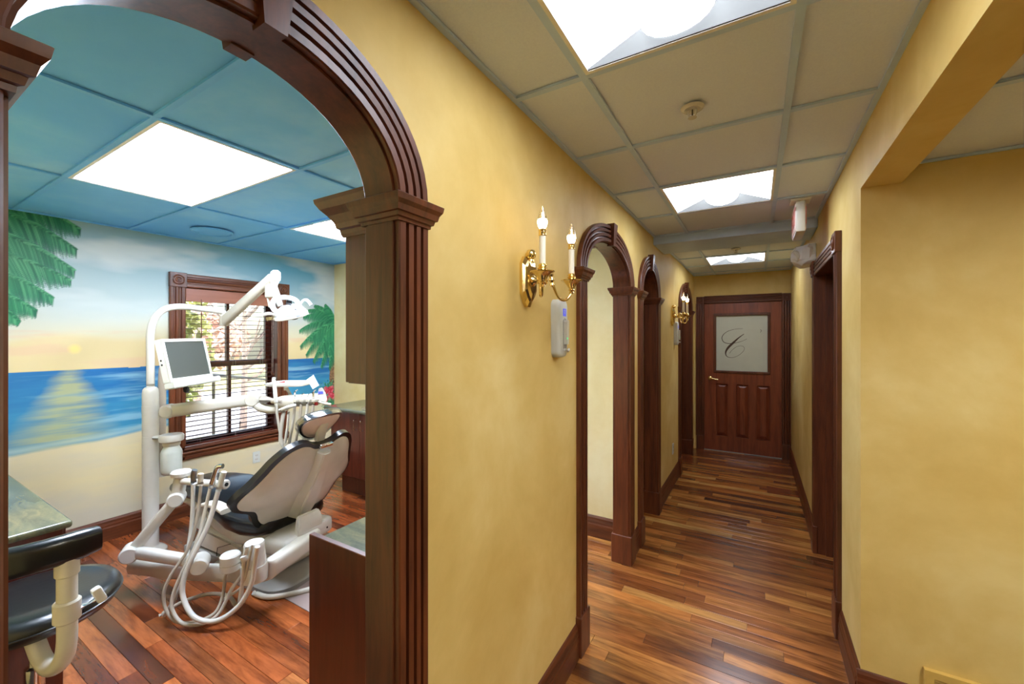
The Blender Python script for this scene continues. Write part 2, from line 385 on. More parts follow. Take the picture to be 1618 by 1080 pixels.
# ------------------------------------------------------------------ mural wall (painted scene as paint on the wall)
def mural():
    y0, y1, z0, z1, st = YN, YR, 0.0, ZC+.03, .005
    ny = int((y1-y0)/st)+1; nz = int((z1-z0)/st)+1
    ys = np.linspace(y0, y1, ny); zs = np.linspace(z0, z1, nz); Y, Z = np.meshgrid(ys, zs)
    def noise(sy, sz, seed, oct=4):
        r = np.random.default_rng(seed); out = np.zeros_like(Y); amp = 1
        for k in range(oct):
            gy, gz = int(3.4*sy*2**k)+3, int(2.6*sz*2**k)+3; g = r.random((gz, gy))
            fy = (Y-y0)/(y1-y0)*(gy-2); fz = (Z-z0)/(z1-z0)*(gz-2); iy = fy.astype(int); iz = fz.astype(int); ty = fy-iy; tz = fz-iz
            ty = ty*ty*(3-2*ty); tz = tz*tz*(3-2*tz)
            out += amp*((g[iz, iy]*(1-ty)+g[iz, iy+1]*ty)*(1-tz)+(g[iz+1, iy]*(1-ty)+g[iz+1, iy+1]*ty)*tz-.5); amp *= .55
        return out
    L3 = lambda c: np.array(lin(c))
    img = np.zeros(Y.shape+(3,))
    def mix(a, b, t): return a*(1-t[..., None])+b*t[..., None]
    # sky
    t = np.clip((Z-1.38)/(2.45-1.38), 0, 1)
    left = np.clip((Y-1.0)/1.6, 0, 1)
    top = mix(np.broadcast_to(L3((158, 190, 200)), img.shape), np.broadcast_to(L3((108, 172, 200)), img.shape), left)
    mid = np.broadcast_to(L3((196, 207, 202)), img.shape); low = np.broadcast_to(L3((228, 212, 168)), img.shape)
    img = mix(low, mid, np.clip((t-.16)/.28+noise(1.2, 3, 5)*.25, 0, 1)); img = mix(img, top, np.clip((t-.42)/.5, 0, 1))
    cl = np.clip(noise(1.2, 4, 7)*1.6+.05, 0, .75)*np.clip((t-.3)*3, 0, 1); img = mix(img, np.broadcast_to(L3((226, 230, 226)), img.shape), cl)
    for cy, cz, ry, rz in ((2.86, 1.93, .16, .10), (2.75, 1.83, .2, .09), (2.98, 1.85, .12, .08)):
        d = ((Y-cy)/ry)**2+((Z-cz)/rz)**2; img = mix(img, np.broadcast_to(L3((206, 210, 206)), img.shape), np.clip(1-d, 0, 1)*.7)
    # far hills in haze
    hill = np.clip((1.60+.06*np.sin((Y-.55)*3.0)+.02*np.sin(Y*9)-Z)/.05, 0, 1)*(Z > 1.38)
    img = mix(img, np.broadcast_to(L3((224, 202, 150)), img.shape), hill*.75)
    pk = np.clip(noise(2, 10, 11)*1.5, 0, .5)*(t < .28); img = mix(img, np.broadcast_to(L3((226, 186, 156)), img.shape), pk)
    # sea
    sea = Z < 1.378+.004*noise(3, 1, 3)
    tt = np.clip((1.378-Z)/.5, 0, 1); s = mix(np.broadcast_to(L3((28, 104, 164)), img.shape), np.broadcast_to(L3((64, 148, 186)), img.shape), np.clip(tt*1.2+noise(1.5, 14, 21)*.9, 0, 1))
    s = mix(s, np.broadcast_to(L3((150, 196, 214)), img.shape), np.clip(noise(2, 22, 23)*1.6-.12, 0, .7))
    s = mix(s, np.broadcast_to(L3((60, 130, 170)), img.shape), np.clip((1.3-Y)*.8, 0, .5)*(Y < 1.3))
    img = np.where(sea[..., None], s, img)
    # sun and its track on the water
    img = mix(img, np.broadcast_to(L3((246, 222, 140)), img.shape), np.clip(1.6-np.hypot(Y-.995, (Z-1.537))/.028, 0, 1)*.9)
    wd = .055+.22*np.clip((1.378-Z)/.5, 0, 1)
    trk = np.clip(1.25-np.abs(Y-.985+.10*np.clip(1.378-Z, 0, 1)+noise(2, 20, 31)*.06)/wd, 0, 1)*sea
    img = mix(img, np.broadcast_to(L3((200, 196, 124)), img.shape), np.clip(trk*(.62+noise(3, 40, 33)*.6), 0, .72))
    # beach
    bz = .80+.06*np.clip((Y-.7)/1, 0, 1)+.05*np.clip((Y-2)/1.2, 0, 1)+.012*noise(3, 1, 41)
    foam = np.clip(1-np.abs(Z-bz-.02)/.035, 0, 1); img = mix(img, np.broadcast_to(L3((186, 212, 206)), img.shape), foam*.6)
    b = np.clip((bz-Z)/.02, 0, 1); sand = mix(np.broadcast_to(L3((232, 216, 170)), img.shape), np.broadcast_to(L3((214, 206, 182)), img.shape), np.clip(.5+noise(1.5, 5, 43)*1.3, 0, 1))
    img = mix(img, sand, b)
    # brush strokes
    def stamp(y, z, r, c, a=1.0):
        iy = int((y-y0)/st); iz = int((z-z0)/st); k = max(1, int(r/st+1.5))
        a0, a1, b0, b1 = max(0, iz-k), min(nz, iz+k+1), max(0, iy-k), min(ny, iy+k+1)
        if a0 >= a1 or b0 >= b1: return
        d = np.hypot(Y[a0:a1, b0:b1]-y, Z[a0:a1, b0:b1]-z); f = np.clip((r-d)/st+.5, 0, 1)*a
        img[a0:a1, b0:b1] = img[a0:a1, b0:b1]*(1-f[..., None])+np.array(c)*f[..., None]
    G = [L3(c) for c in ((14, 84, 66), (26, 112, 78), (44, 140, 92), (92, 178, 120), (20, 98, 86))]
    r = random.Random(9)
    def frond(p0, p1, p2, ln, n=60, w=.007, side=0):
        """a curved rib with leaflets drooping from it"""
        for pas in range(3):
            for i in range(n):
                t = (i+r.random())/n; q = lambda a, b, c: (1-t)**2*a+2*t*(1-t)*b+t*t*c
                y, z = q(p0[0], p1[0], p2[0]), q(p0[1], p1[1], p2[1])
                dy = 2*(1-t)*(p1[0]-p0[0])+2*t*(p2[0]-p1[0]); dz = 2*(1-t)*(p1[1]-p0[1])+2*t*(p2[1]-p1[1]); h = math.hypot(dy, dz) or 1; dy /= h; dz /= h
                l = ln*(.45+.75*math.sin(PI*min(1, t*.85+.12)))*r.uniform(.7, 1.1)
                sd = -1 if pas < 2 else 1
                ny_, nz_ = (-dz*sd, dy*sd)
                if sd*1 and nz_ > 0 and pas < 2: ny_, nz_ = -ny_, -nz_
                if pas == 2 and nz_ < 0: ny_, nz_ = -ny_, -nz_
                if pas == 2: l *= .35
                l *= 1-.55*t**3
                vy, vz = dy*.75+ny_*.8, dz*.75+nz_*.8-.25
                c = G[0 if pas == 0 else r.choice([1, 2, 2, 3])] if pas < 2 else r.choice(G[1:4])
                m = int(l/.008)+3
                for k in range(m):
                    u = k/m; stamp(y+vy*l*u, z+vz*l*u-.30*l*u*u, w*(1-.75*u)*(1.2 if pas == 0 else .7), c*(.8+.35*u), .8)
    # left palm
    for p in (((.25, 2.62), (.62, 2.72), (1.02, 2.46), .20), ((.2, 2.5), (.62, 2.60), (1.0, 2.30), .20), ((.2, 2.36), (.6, 2.46), (.99, 2.14), .20),
              ((.2, 2.2), (.6, 2.3), (.97, 2.06), .17), ((.2, 2.1), (.55, 2.2), (.88, 1.92), .18), ((.2, 2.0), (.5, 2.08), (.80, 1.82), .17), ((.3, 1.95), (.55, 1.98), (.72, 1.74), .12)):
        frond(p[0], p[1], p[2], p[3], 150, .009)
    # right palm: trunk, then the crown of fronds
    for k in range(140):
        u = k/139; z = .80+.62*u; yc = 3.235-.02*math.sin(u*2)
        for j in range(5): stamp(yc+r.uniform(-.035, .035), z, .012, L3(r.choice([(132, 96, 66), (156, 120, 84), (104, 76, 54), (176, 142, 104)])), .8)
    C = (3.27, 1.80)
    for e, b, l in (((2.98, 2.0), .10, .09), ((2.84, 1.86), .12, .11), ((2.79, 1.70), .12, .12), ((2.80, 1.52), .12, .13), ((2.87, 1.42), .11, .13), ((2.96, 1.34), .09, .13), ((3.06, 1.27), .06, .12), ((3.17, 1.24), .03, .11), ((2.90, 1.94), .12, .10), ((2.92, 1.60), .08, .12), ((3.04, 1.45), .05, .12), ((3.16, 1.42), .03, .11), ((3.12, 2.02), .06, .08), ((3.10, 1.62), .04, .11)):
        frond(C, ((C[0]+e[0])/2, (C[1]+e[1])/2+b), e, l, 90, .006)
    # flowers and low leaves
    for k in range(160):
        y, z = r.uniform(3.10, 3.24), r.uniform(.70, 1.06)
        for j in range(6): stamp(y+.012*j*r.uniform(-1, 1), z+.010*j, .006, G[r.randrange(4)], .8)
    for k in range(16):
        y, z = r.uniform(3.12, 3.23), r.uniform(.86, 1.02)
        for j in range(5): stamp(y+.016*math.cos(j*1.26), z+.016*math.sin(j*1.26), .012, L3(r.choice([(214, 60, 84), (232, 110, 124), (196, 44, 62)])), .9)
    # mesh
    hole = (1.692, 2.538, .608, 2.088)
    V = np.stack([np.full(Y.size, XM), Y.ravel(), Z.ravel()], 1)
    iz, iy = np.meshgrid(np.arange(nz-1), np.arange(ny-1), indexing='ij')
    cy, cz = ys[iy]+st/2, zs[iz]+st/2
    keep = ~((cy > hole[0]) & (cy < hole[1]) & (cz > hole[2]) & (cz < hole[3]))
    a = (iz*ny+iy)[keep]; F = np.stack([a, a+1, a+ny+1, a+ny], 1)
    me = bpy.data.meshes.new('wall_mural'); me.vertices.add(len(V)); me.vertices.foreach_set('co', V.ravel())
    me.loops.add(F.size); me.loops.foreach_set('vertex_index', F.ravel().astype(np.int32)); me.polygons.add(len(F)); me.polygons.foreach_set('loop_start', np.arange(0, F.size, 4, dtype=np.int32))
    me.update(calc_edges=True); me.validate()
    at_ = me.color_attributes.new('paint', 'FLOAT_COLOR', 'POINT')
    at_.data.foreach_set('color', np.concatenate([img.reshape(-1, 3)*.88, np.ones((Y.size, 1))], 1).astype(np.float32).ravel())
    m = bpy.data.materials.new('mural paint'); m.use_nodes = True; t_ = m.node_tree; b_ = t_.nodes['Principled BSDF']
    va = t_.nodes.new('ShaderNodeVertexColor'); va.layer_name = 'paint'; t_.links.new(va.outputs[0], b_.inputs['Base Color']); b_.inputs['Roughness'].default_value = .45
    b_.inputs['Specular IOR Level'].default_value = .3
    me.materials.append(m); o = bpy.data.objects.new('wall_mural', me); COL.objects.link(o)
    tag(o, 'surgery wall painted with a beach mural of sea, sunset and palms', 'wall', kind='structure')
    bm = BM()
    for a, b in (((YN, 0), (1.692, 2.6)), ((2.538, 0), (YR, 2.6)), ((1.692, 0), (2.538, .608)), ((1.692, 2.088), (2.538, 2.6))):
        box(bm, (XM-.004, a[0], a[1]), (XM-.2, b[0], b[1]))
    mesh_obj('plaster', bm, M['cream'], o)
mural()

# ------------------------------------------------------------------ other walls
def wall(name, a, b, m, label): return tag(mbox(name, a, b, m), label, 'wall', kind='structure')
wall('wall_partition', (XM-.2, YR, 0), (XB+.001, YR+.1, 2.6), M['cream'], 'pale yellow sponged wall at the right end of the surgery')
wall('wall_inner', (XM-.2, YN-.1, 0), (XB+.001, YN, 2.6), M['yellow'], 'yellow wall at the left end of the surgery')
# hall end wall with door opening
DX0, DX1, DZ = -.652, .296, 2.11
bm = BM(); box(bm, (XL-.1, YE, 0), (DX0-.02, YE+.12, 2.6)); box(bm, (DX1+.02, YE, 0), (XR+.2, YE+.12, 2.6)); box(bm, (DX0-.02, YE, DZ+.02), (DX1+.02, YE+.12, 2.6))
tag(mesh_obj('wall_end', bm, M['yellow']), 'yellow sponged wall at the far end of the hall', 'wall', kind='structure')
# hall right wall with doorway
RY0, RY1, RZ = 2.905, 3.83, 2.09
bm = BM(); box(bm, (XR, YS, 0), (XR+.135, RY0-.02, 2.6)); box(bm, (XR, RY1+.02, 0), (XR+.135, YE+.12, 2.6)); box(bm, (XR, RY0-.02, RZ+.02), (XR+.135, RY1+.02, 2.6))
box(bm, (XR, -2.6, 2.282), (XR+.135, YS, 2.6))                       # dropped header over the alcove opening
wr = tag(mesh_obj('wall_right', bm, M['yellow']), 'yellow sponged right wall of the hall with dropped header', 'wall', kind='structure')
wall('wall_alcove', (XR+.135, YS, 0), (3.0, YS+.1, 2.6), M['yellow'], 'broad yellow sponged wall at the right of the photo')
wall('wall_outer', (2.9, -2.6, 0), (3.0, YS, 2.6), M['yellow'], 'yellow wall of the alcove outside the frame')
wall('wall_near', (-1.0, -2.7, 0), (3.0, -2.6, 2.6), M['yellow'], 'yellow wall behind the viewer')
bm = BM(); box(bm, (-3.4, YR+.1, 0), (-3.3, 8, 2.6)); box(bm, (-3.4, 7.9, 0), (XB, 8, 2.6)); box(bm, (-3.4, 4.55, 0), (XB+.001, 4.65, 2.6))
tag(mesh_obj('wall_back', bm, M['cream']), 'walls of the rooms behind the far arches', 'wall', kind='structure')
bm = BM(); box(bm, (XR+1.4, YS+.1, 0), (XR+1.5, 7, 2.6)); box(bm, (-1.2, YE+1.4, 0), (1.9, YE+1.5, 2.6))
tag(mesh_obj('wall_beyond', bm, M['cream']), 'walls of the rooms behind the doors', 'wall', kind='structure')

# ------------------------------------------------------------------ ceilings: grid bars and single tiles
def ceiling(name, xs, ys, z, mt, mtee, skip, label, bars=True):
    root = tag(mbox(name, (xs[0], ys[0], z+.14), (xs[-1], ys[-1], z+.2), M['sub']), label, 'ceiling', kind='structure')
    for i in range(len(xs)-1):
        for j in range(len(ys)-1):
            if (i, j) in skip: continue
            mbox('ceiling_tile', (xs[i]+.002, ys[j]+.002, z+.009+random.uniform(0, .001)), (xs[i+1]-.002, ys[j+1]-.002, z+.022), mt, root)
    for i, x in enumerate(xs):
        wd = .012 if 0 < i < len(xs)-1 else .02
        mbox('grid_bar', (max(x-wd, xs[0]), ys[0], z-.002), (min(x+wd, xs[-1]), ys[-1], z+.008), mtee, root)
    for j, y in enumerate(ys):
        for i in range(len(xs)-1):
            a = xs[i]+.012; b = xs[i+1]-.012
            mbox('grid_bar', (a, max(y-.012, ys[0]), z-.0016), (b, min(y+.012, ys[-1]), z+.008), mtee, root)
    return root
HX = [XL, -.508, .104, XR]
HY = [-2.6, -2.334, -1.722, -1.11, -.498, .114, .726, 1.338, 1.95, 2.562, 3.174, 3.79, 4.46, 5.07, 5.682, 6.294, YE]
skip = {(1, HY.index(.726)), (1, HY.index(2.562)), (1, HY.index(5.07)), (1, HY.index(-1.722))}
ceiling('ceiling', HX, HY, ZC, M['tile'], M['tee'], skip, 'white tiled suspended ceiling of the hall')
RX = [XM, -3.315, -2.095, XB]; RYs = [YN, .086, .696, 1.31, 1.965, 2.575, YR]
ceiling('ceiling', RX, RYs, ZC, M['skytile'], M['skytee'], {(1, 2), (1, 4)}, 'sky blue painted tile ceiling of the surgery')
ceiling('ceiling', [XR+.135, 1.14, 1.75, 2.36, 2.9], [-2.6, -1.33, -.72, -.11, .50, 1.11, 1.72, YS], 2.35, M['tile'], M['tee'], {(1, 4), (2, 1)}, 'lower white tile ceiling over the right alcove')
tag(mbox('blackout', (-7.0, -3.0, 2.74), (3.4, 8.4, 2.8), M['sub']), 'roof slab added unseen above the ceilings to block light', 'blackout', kind='structure')  # unseen slab, added only to block light from above
tag(mbox('trim_5', (XL, 3.80, 2.448), (XR, 4.28, ZC+.003), M['tee'], None, .003), 'white boxed beam across the hall ceiling before the exit sign', 'beam', kind='structure')

# ------------------------------------------------------------------ recessed ceiling lights
def troffer(xa, xb, ya, yb, z, lens, label, group, axis='Y'):
    root = empty('ceiling_light', ((xa+xb)/2, (ya+yb)/2, z), 0, label, 'ceiling light', group)
    w_, l_ = (xb-xa)/2, (yb-ya)/2
    bm = BM()
    for a, b in (((-w_, -l_), (w_, -l_+.014)), ((-w_, l_-.014), (w_, l_)), ((-w_, -l_+.014), (-w_+.014, l_-.014)), ((w_-.014, -l_+.014), (w_, l_-.014))):
        box(bm, (a[0], a[1], -.003), (b[0], b[1], .01))
    mesh_obj('frame', bm, M['pan'], root)
    if axis == 'X': w_, l_ = l_, w_
    sw = (lambda p: (p[0], p[1], p[2])) if axis == 'Y' else (lambda p: (p[1], p[0], p[2]))
    w_ -= .014; l_ -= .014; c = .105
    for s in (-1, 1):
        bm = BM(); loft(bm, [[sw((s*w_, yy, .004)), sw((s*c, yy, .075)), sw((s*c, yy, .085)), sw((s*w_, yy, .014))] for yy in (-l_+.006, l_-.006)]); mesh_obj('reflector', bm, lens, root)
        bm = BM(); prism(bm, [(-w_, -.001), (w_, -.001), (w_, .02), (c, .09), (-c, .09), (-w_, .02)], lambda p: sw((p[0], s*(l_-.006), p[1])), lambda p: sw((p[0], s*(l_-.002), p[1]))); tri(bm); mesh_obj('end_plate', bm, M['endplate'], root)
    bm = BM(); n = 10; arc = [(c*math.cos(PI+PI*k/n), .075+.07*math.sin(PI+PI*k/n)) for k in range(n+1)]+[(c, .09), (-c, .09)]
    prism(bm, arc, lambda p: sw((p[0], -l_+.02, p[1])), lambda p: sw((p[0], l_-.02, p[1]))); tri(bm); mesh_obj('basket', bm, lens, root, 40)
    return root
g = 'recessed ceiling lights of the hall'
for ya, yb, lb in ((.738, 1.326, 'nearest recessed hall ceiling light, cut by the top of the photo'), (2.574, 3.162, 'middle recessed hall ceiling light, before the exit sign'), (5.082, 5.67, 'farthest recessed hall ceiling light, beyond the white beam'), (-1.71, -1.122, 'recessed hall ceiling light behind the viewer')):
    troffer(-.496, .092, ya, yb, ZC, M['lens'], lb, g)
g = 'recessed ceiling lights of the surgery'
troffer(-3.303, -2.107, .708, 1.298, ZC, M['lensroom'], 'large lit panel in the blue ceiling left of the surgery', g, 'X')
troffer(-3.303, -2.107, 1.977, 2.563, ZC, M['lensroom'], 'lit panel in the blue ceiling partly hidden behind the near arch jamb', g, 'X')
troffer(1.15, 1.74, .51, 1.10, 2.35, M['lensside'], 'recessed ceiling light of the alcove outside the frame', 'recessed ceiling lights of the alcove')

# ------------------------------------------------------------------ baseboards
BB = [(0, 0), (.019, 0), (.019, .10), (.015, .112), (.017, .125), (.013, .140), (.012, .155), (.006, .168), (0, .172)]
def baseboard(name, axis, plane, s, a, b, label, m=None):
    """runs along axis from a to b on the wall plane; s is the way it stands out"""
    bm = BM()
    f = (lambda t: (lambda p: (plane+s*p[0], t, p[1]))) if axis == 'Y' else (lambda t: (lambda p: (t, plane+s*p[0], p[1])))
    prism(bm, BB, f(a), f(b)); tri(bm)
    return tag(mesh_obj(name, bm, m or M['wood'+axis]), label, 'baseboard', kind='structure')
CW = .113
L_ = lambda i: ARCHES[i]
baseboard('baseboard_left', 'Y', XL, 1, L_(0)[1]+.12, L_(1)[0]-.12, 'mahogany baseboard under the near wall sconce')
baseboard('baseboard_left', 'Y', XL, 1, L_(2)[1]+.12, L_(3)[0]-.12, 'mahogany baseboard under the far wall sconce')
baseboard('baseboard_left', 'Y', XL, 1, L_(1)[1]+.12, L_(2)[0]-.12, 'short mahogany baseboard between second and third arch')
baseboard('baseboard_left', 'Y', XL, 1, -2.6, L_(0)[0]-.12, 'mahogany baseboard left of the near archway, outside the frame')
baseboard('baseboard_right', 'Y', XR, -1, RY1+.12, YE-.005, 'mahogany baseboard of the right wall beyond the doorway')
baseboard('baseboard_right', 'Y', XR, -1, YS+.005, RY0-.12, 'mahogany baseboard of the right wall before the doorway')
baseboard('baseboard_alcove', 'X', YS, -1, XR-.015, .60, 'mahogany baseboard corner piece at the foot of the broad right wall')
baseboard('baseboard_alcove', 'X', YS, -1, .99, 2.9, 'mahogany baseboard of the alcove wall beyond the vent')
baseboard('baseboard_mural', 'Y', XM, 1, YN, YR, 'mahogany baseboard under the beach mural')
baseboard('baseboard_partition', 'X', YR, -1, -2.0, XB-.04, 'mahogany baseboard of the cream wall seen through the second arch')

# ------------------------------------------------------------------ doors
def rosette(bm, c, n, r):
    lathe(bm, [(r, 0), (r, .004), (r*.86, .007), (r*.74, .003), (r*.58, .003), (r*.48, .007), (r*.30, .004), (r*.2, .004), (r*.12, .008), (0, .009)], c, n, 20)
d1 = tag(empty('door_1', ((DX0+DX1)/2, YE, 0)), 'mahogany end door with frosted glass pane and three raised panels', 'door', kind='structure'); Mi = local(d1)
def add(par, inv, nm, bm, m, sm=None):
    bm.transform(inv); return mesh_obj(nm, bm, m, par, sm)
xc1 = (DX0+DX1)/2
# casing
for s, x in ((-1, DX0), (1, DX1)):
    bm = BM(); prism(bm, FL[:17]+[(.094, .02), (.094, 0)], lambda p: (x+s*p[0], YE-p[1], .20), lambda p: (x+s*p[0], YE-p[1], DZ)); tri(bm); add(d1, Mi, 'casing', bm, M['wood'])
    a, b = sorted((x-s*.004, x+s*.098)); bm = BM(); box(bm, (a, YE-.03, 0), (b, YE, .205), .003); add(d1, Mi, 'plinth_block', bm, M['wood'])
    bm = BM(); box(bm, (a, YE-.03, DZ-.002), (b, YE, DZ+.098), .003); rosette(bm, ((a+b)/2, YE-.03, DZ+.048), (0, -1, 0), .036); add(d1, Mi, 'rosette_block', bm, M['wood'], 30)
bm = BM(); prism(bm, FL[:17]+[(.094, .02), (.094, 0)], lambda p: (DX0+.004, YE-p[1], DZ+p[0]), lambda p: (DX1-.004, YE-p[1], DZ+p[0])); tri(bm); add(d1, Mi, 'casing', bm, M['woodX'])
bm = BM(); box(bm, (DX0-.02, YE+.001, 0), (DX0, YE+.12, DZ)); add(d1, Mi, 'jamb', bm, M['wood'])
bm = BM(); box(bm, (DX1, YE+.001, 0), (DX1+.02, YE+.12, DZ)); add(d1, Mi, 'jamb', bm, M['wood'])
bm = BM(); box(bm, (DX0-.02, YE+.001, DZ), (DX1+.02, YE+.12, DZ+.02)); add(d1, Mi, 'jamb', bm, M['woodX'])
yf = YE+.006
GX0, GX1, GZ0, GZ1 = -.497, .135, 1.148, 1.932
leaf = BM()
px = ((-.494, -.343), (-.241, -.089), (.0, .161)); PZ0, PZ1 = .222, .965
xs = [DX0+.003, px[0][0], px[0][1], px[1][0], px[1][1], px[2][0], px[2][1], DX1-.003]
for k in (0, 2, 4, 6): box(leaf, (xs[k], yf, .012), (xs[k+1], yf+.045, DZ-.003))if k in (0, 6) else box(leaf, (xs[k], yf, PZ0), (xs[k+1], yf+.045, PZ1))
box(leaf, (xs[1], yf, .012), (xs[6], yf+.045, PZ0)); box(leaf, (xs[1], yf, PZ1), (xs[6], yf+.045, GZ0)); box(leaf, (xs[1], yf, GZ1), (xs[6], yf+.045, DZ-.003)); box(leaf, (GX1, yf, GZ0), (xs[6], yf+.045, GZ1)); 
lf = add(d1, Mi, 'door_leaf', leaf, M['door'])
for a, b in px:
    bm = BM(); rings = []
    for i, dp in ((0, .030), (.004, .030), (.008, .032), (.044, .008), (.046, .006)):
        rings.append([(a+i, yf+dp, PZ0+i), (b-i, yf+dp, PZ0+i), (b-i, yf+dp, PZ1-i), (a+i, yf+dp, PZ1-i)])
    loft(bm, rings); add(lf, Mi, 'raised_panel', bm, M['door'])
bm = BM(); box(bm, (GX0, yf+.022, GZ0), (GX1, yf+.028, GZ1)); pane = add(lf, Mi, 'frosted_pane', bm, M['frost'])
bm = BM()
for a, b in (((GX0-.03, GZ0-.03), (GX1+.03, GZ0+.004)), ((GX0-.03, GZ1-.004), (GX1+.03, GZ1+.03)), ((GX0-.03, GZ0), (GX0+.004, GZ1)), ((GX1-.004, GZ0), (GX1+.03, GZ1))):
    box(bm, (a[0], yf-.012, a[1]), (b[0], yf+.022, b[1]), .005, 2)
add(lf, Mi, 'glazing_bead', bm, M['wood'])
# the clear script monogram etched in the frosted pane: ribbons of varying width
def ribbon(bm, pts, wd):
    P = spline([(p[0], 0, p[1]) for p in pts], 8); n = len(P); Lr = []
    for i, p in enumerate(P):
        t = (P[min(i+1, n-1)]-P[max(i-1, 0)]).normalized(); nn = Vector((-t.z, 0, t.x)); u = i/(n-1); h = wd(u)/2
        Lr.append((p+nn*h, p-nn*h))
    for (a, b), (c, d) in zip(Lr, Lr[1:]):
        v = [bm.verts.new((q.x, yf+.0215, q.z)) for q in (a, b, d, c)]; bm.faces.new(v)
def gp(u, v):            # a point on the pane from its place in the pane (fractions across and down)
    return (GX0+(GX1-GX0)*u, GZ1-(GZ1-GZ0)*v)
def Z(x, y): return gp((x-115)/640, (y-165)/710)
bm = BM()
ribbon(bm, [Z(455, 336), Z(370, 340), Z(280, 362), Z(215, 405), Z(192, 455), Z(215, 505), Z(280, 525), Z(370, 515), Z(450, 492), Z(505, 465)], lambda u: .004+.005*max(0, math.sin((u-.15)*4.2)))
ribbon(bm, [Z(470, 402), Z(400, 455), Z(330, 520), Z(270, 580), Z(240, 640), Z(255, 690), Z(320, 705), Z(400, 675), Z(465, 615), Z(470, 570), Z(430, 553), Z(370, 570), Z(315, 615), Z(288, 652)], lambda u: .004+.026*math.exp(-((u-.2)/.14)**2))
ribbon(bm, [Z(665, 350), Z(680, 360), Z(668, 385)], lambda u: .005)
add(lf, Mi, 'etched_monogram', bm, M['clearline'])
# lever handle
bm = BM(); lathe(bm, [(.030, 0), (.030, .006), (.024, .012), (.012, .016), (.012, .045), (.016, .05), (.014, .062), (0, .066)], (-.573, yf, 1.035), (0, -1, 0), 20)
tube(bm, spline([(-.573, yf-.052, 1.035), (-.54, yf-.056, 1.034), (-.50, yf-.052, 1.026), (-.465, yf-.050, 1.024)], 5), [.011]*6+[.009]*6+[.008]*4, 10); add(lf, Mi, 'lever_handle', bm, M['brass'], 40)
bm = BM(); box(bm, (DX0, YE-.01, 0), (DX1, YE+.1, .011), .003); add(d1, Mi, 'threshold', bm, M['grey'])

d2 = tag(empty('door_2', (XR, (RY0+RY1)/2, 0)), 'mahogany doorway casing in the right wall with fluted head', 'door', kind='structure'); Mi = local(d2)
for s, yy in ((-1, RY0), (1, RY1)):
    bm = BM(); casing_post(bm, yy-s*.002, s, .2, RZ, XR, -1); add(d2, Mi, 'casing', bm, M['wood'])
    a, b = sorted((yy-s*.006, yy+s*.108)); bm = BM(); box(bm, (XR-.03, a, 0), (XR, b, .205), .003); add(d2, Mi, 'plinth_block', bm, M['wood'])
    bm = BM(); box(bm, (XR-.032, a, RZ-.002), (XR, b, RZ+.112), .003); rosette(bm, (XR-.032, (a+b)/2, RZ+.055), (-1, 0, 0), .04); add(d2, Mi, 'rosette_block', bm, M['wood'], 30)
    a, b = sorted((yy, yy+s*.021)); bm = BM(); box(bm, (XR-.004, a, 0), (XR+.14, b, RZ+.02)); add(d2, Mi, 'jamb', bm, M['wood'])
    a, b = sorted((yy, yy-s*.012)); bm = BM(); box(bm, (XR+.05, a, 0), (XR+.09, b, RZ)); add(d2, Mi, 'door_stop', bm, M['wood'])
bm = BM(); prism(bm, FL, lambda p: (XR-p[1], RY0+.008, RZ+p[0]), lambda p: (XR-p[1], RY1-.008, RZ+p[0])); tri(bm); add(d2, Mi, 'casing', bm, M['woodY'])
bm = BM(); box(bm, (XR-.004, RY0, RZ), (XR+.14, RY1, RZ+.02)); add(d2, Mi, 'jamb', bm, M['woodY'])
bm = BM(); box(bm, (XR+.092, RY0+.004, .01), (XR+.132, RY1-.004, RZ-.004)); 
dl = add(d2, Mi, 'door_leaf', bm, M['wood'])

# ------------------------------------------------------------------ surgery window
WY0, WY1, WZ0, WZ1 = 1.70, 2.53, .617, 2.08
w1 = tag(empty('window_1', (XM, (WY0+WY1)/2, 0)), 'mahogany double-hung surgery window with rosette corner blocks', 'window', kind='structure'); Mi = local(w1)
xf = XM+.001
WC = [(0, 0), (0, .014), (.008, .02), (.03, .02), (.036, .012), (.044, .012), (.05, .024), (.062, .028), (.074, .024), (.08, .012), (.088, .012), (.094, .02), (.114, .02), (.122, .014), (.122, 0)]
for s, yy in ((-1, WY0), (1, WY1)):
    bm = BM(); prism(bm, WC, lambda p: (xf+p[1], yy+s*p[0], WZ0-.1), lambda p: (xf+p[1], yy+s*p[0], WZ1)); tri(bm); add(w1, Mi, 'casing', bm, M['wood'])
    a, b = sorted((yy-s*.004, yy+s*.126)); bm = BM(); box(bm, (xf, a, WZ1-.004), (xf+.034, b, WZ1+.126), .003); rosette(bm, (xf+.034, (a+b)/2, WZ1+.061), (1, 0, 0), .046); add(w1, Mi, 'rosette_block', bm, M['wood'], 30)
bm = BM(); prism(bm, WC, lambda p: (xf+p[1], WY0+.006, WZ1+p[0]), lambda p: (xf+p[1], WY1-.006, WZ1+p[0])); tri(bm); add(w1, Mi, 'casing', bm, M['woodY'])
bm = BM(); prism(bm, WC, lambda p: (xf+p[1], WY0-.122, WZ0-.105+p[0]), lambda p: (xf+p[1], WY1+.122, WZ0-.105+p[0])); tri(bm); add(w1, Mi, 'apron', bm, M['woodY'])
bm = BM(); box(bm, (xf-.14, WY0-.02, WZ0-.02), (xf+.04, WY1+.02, WZ0), .004); add(w1, Mi, 'sill', bm, M['woodY'])
for a, b in (((WY0-.01, WZ0), (WY0, WZ1)), ((WY1, WZ0), (WY1+.01, WZ1)), ((WY0-.01, WZ1), (WY1+.01, WZ1+.01))):
    bm = BM(); box(bm, (xf-.2, a[0], a[1]), (xf+.004, b[0], b[1])); add(w1, Mi, 'jamb', bm, M['cab'])
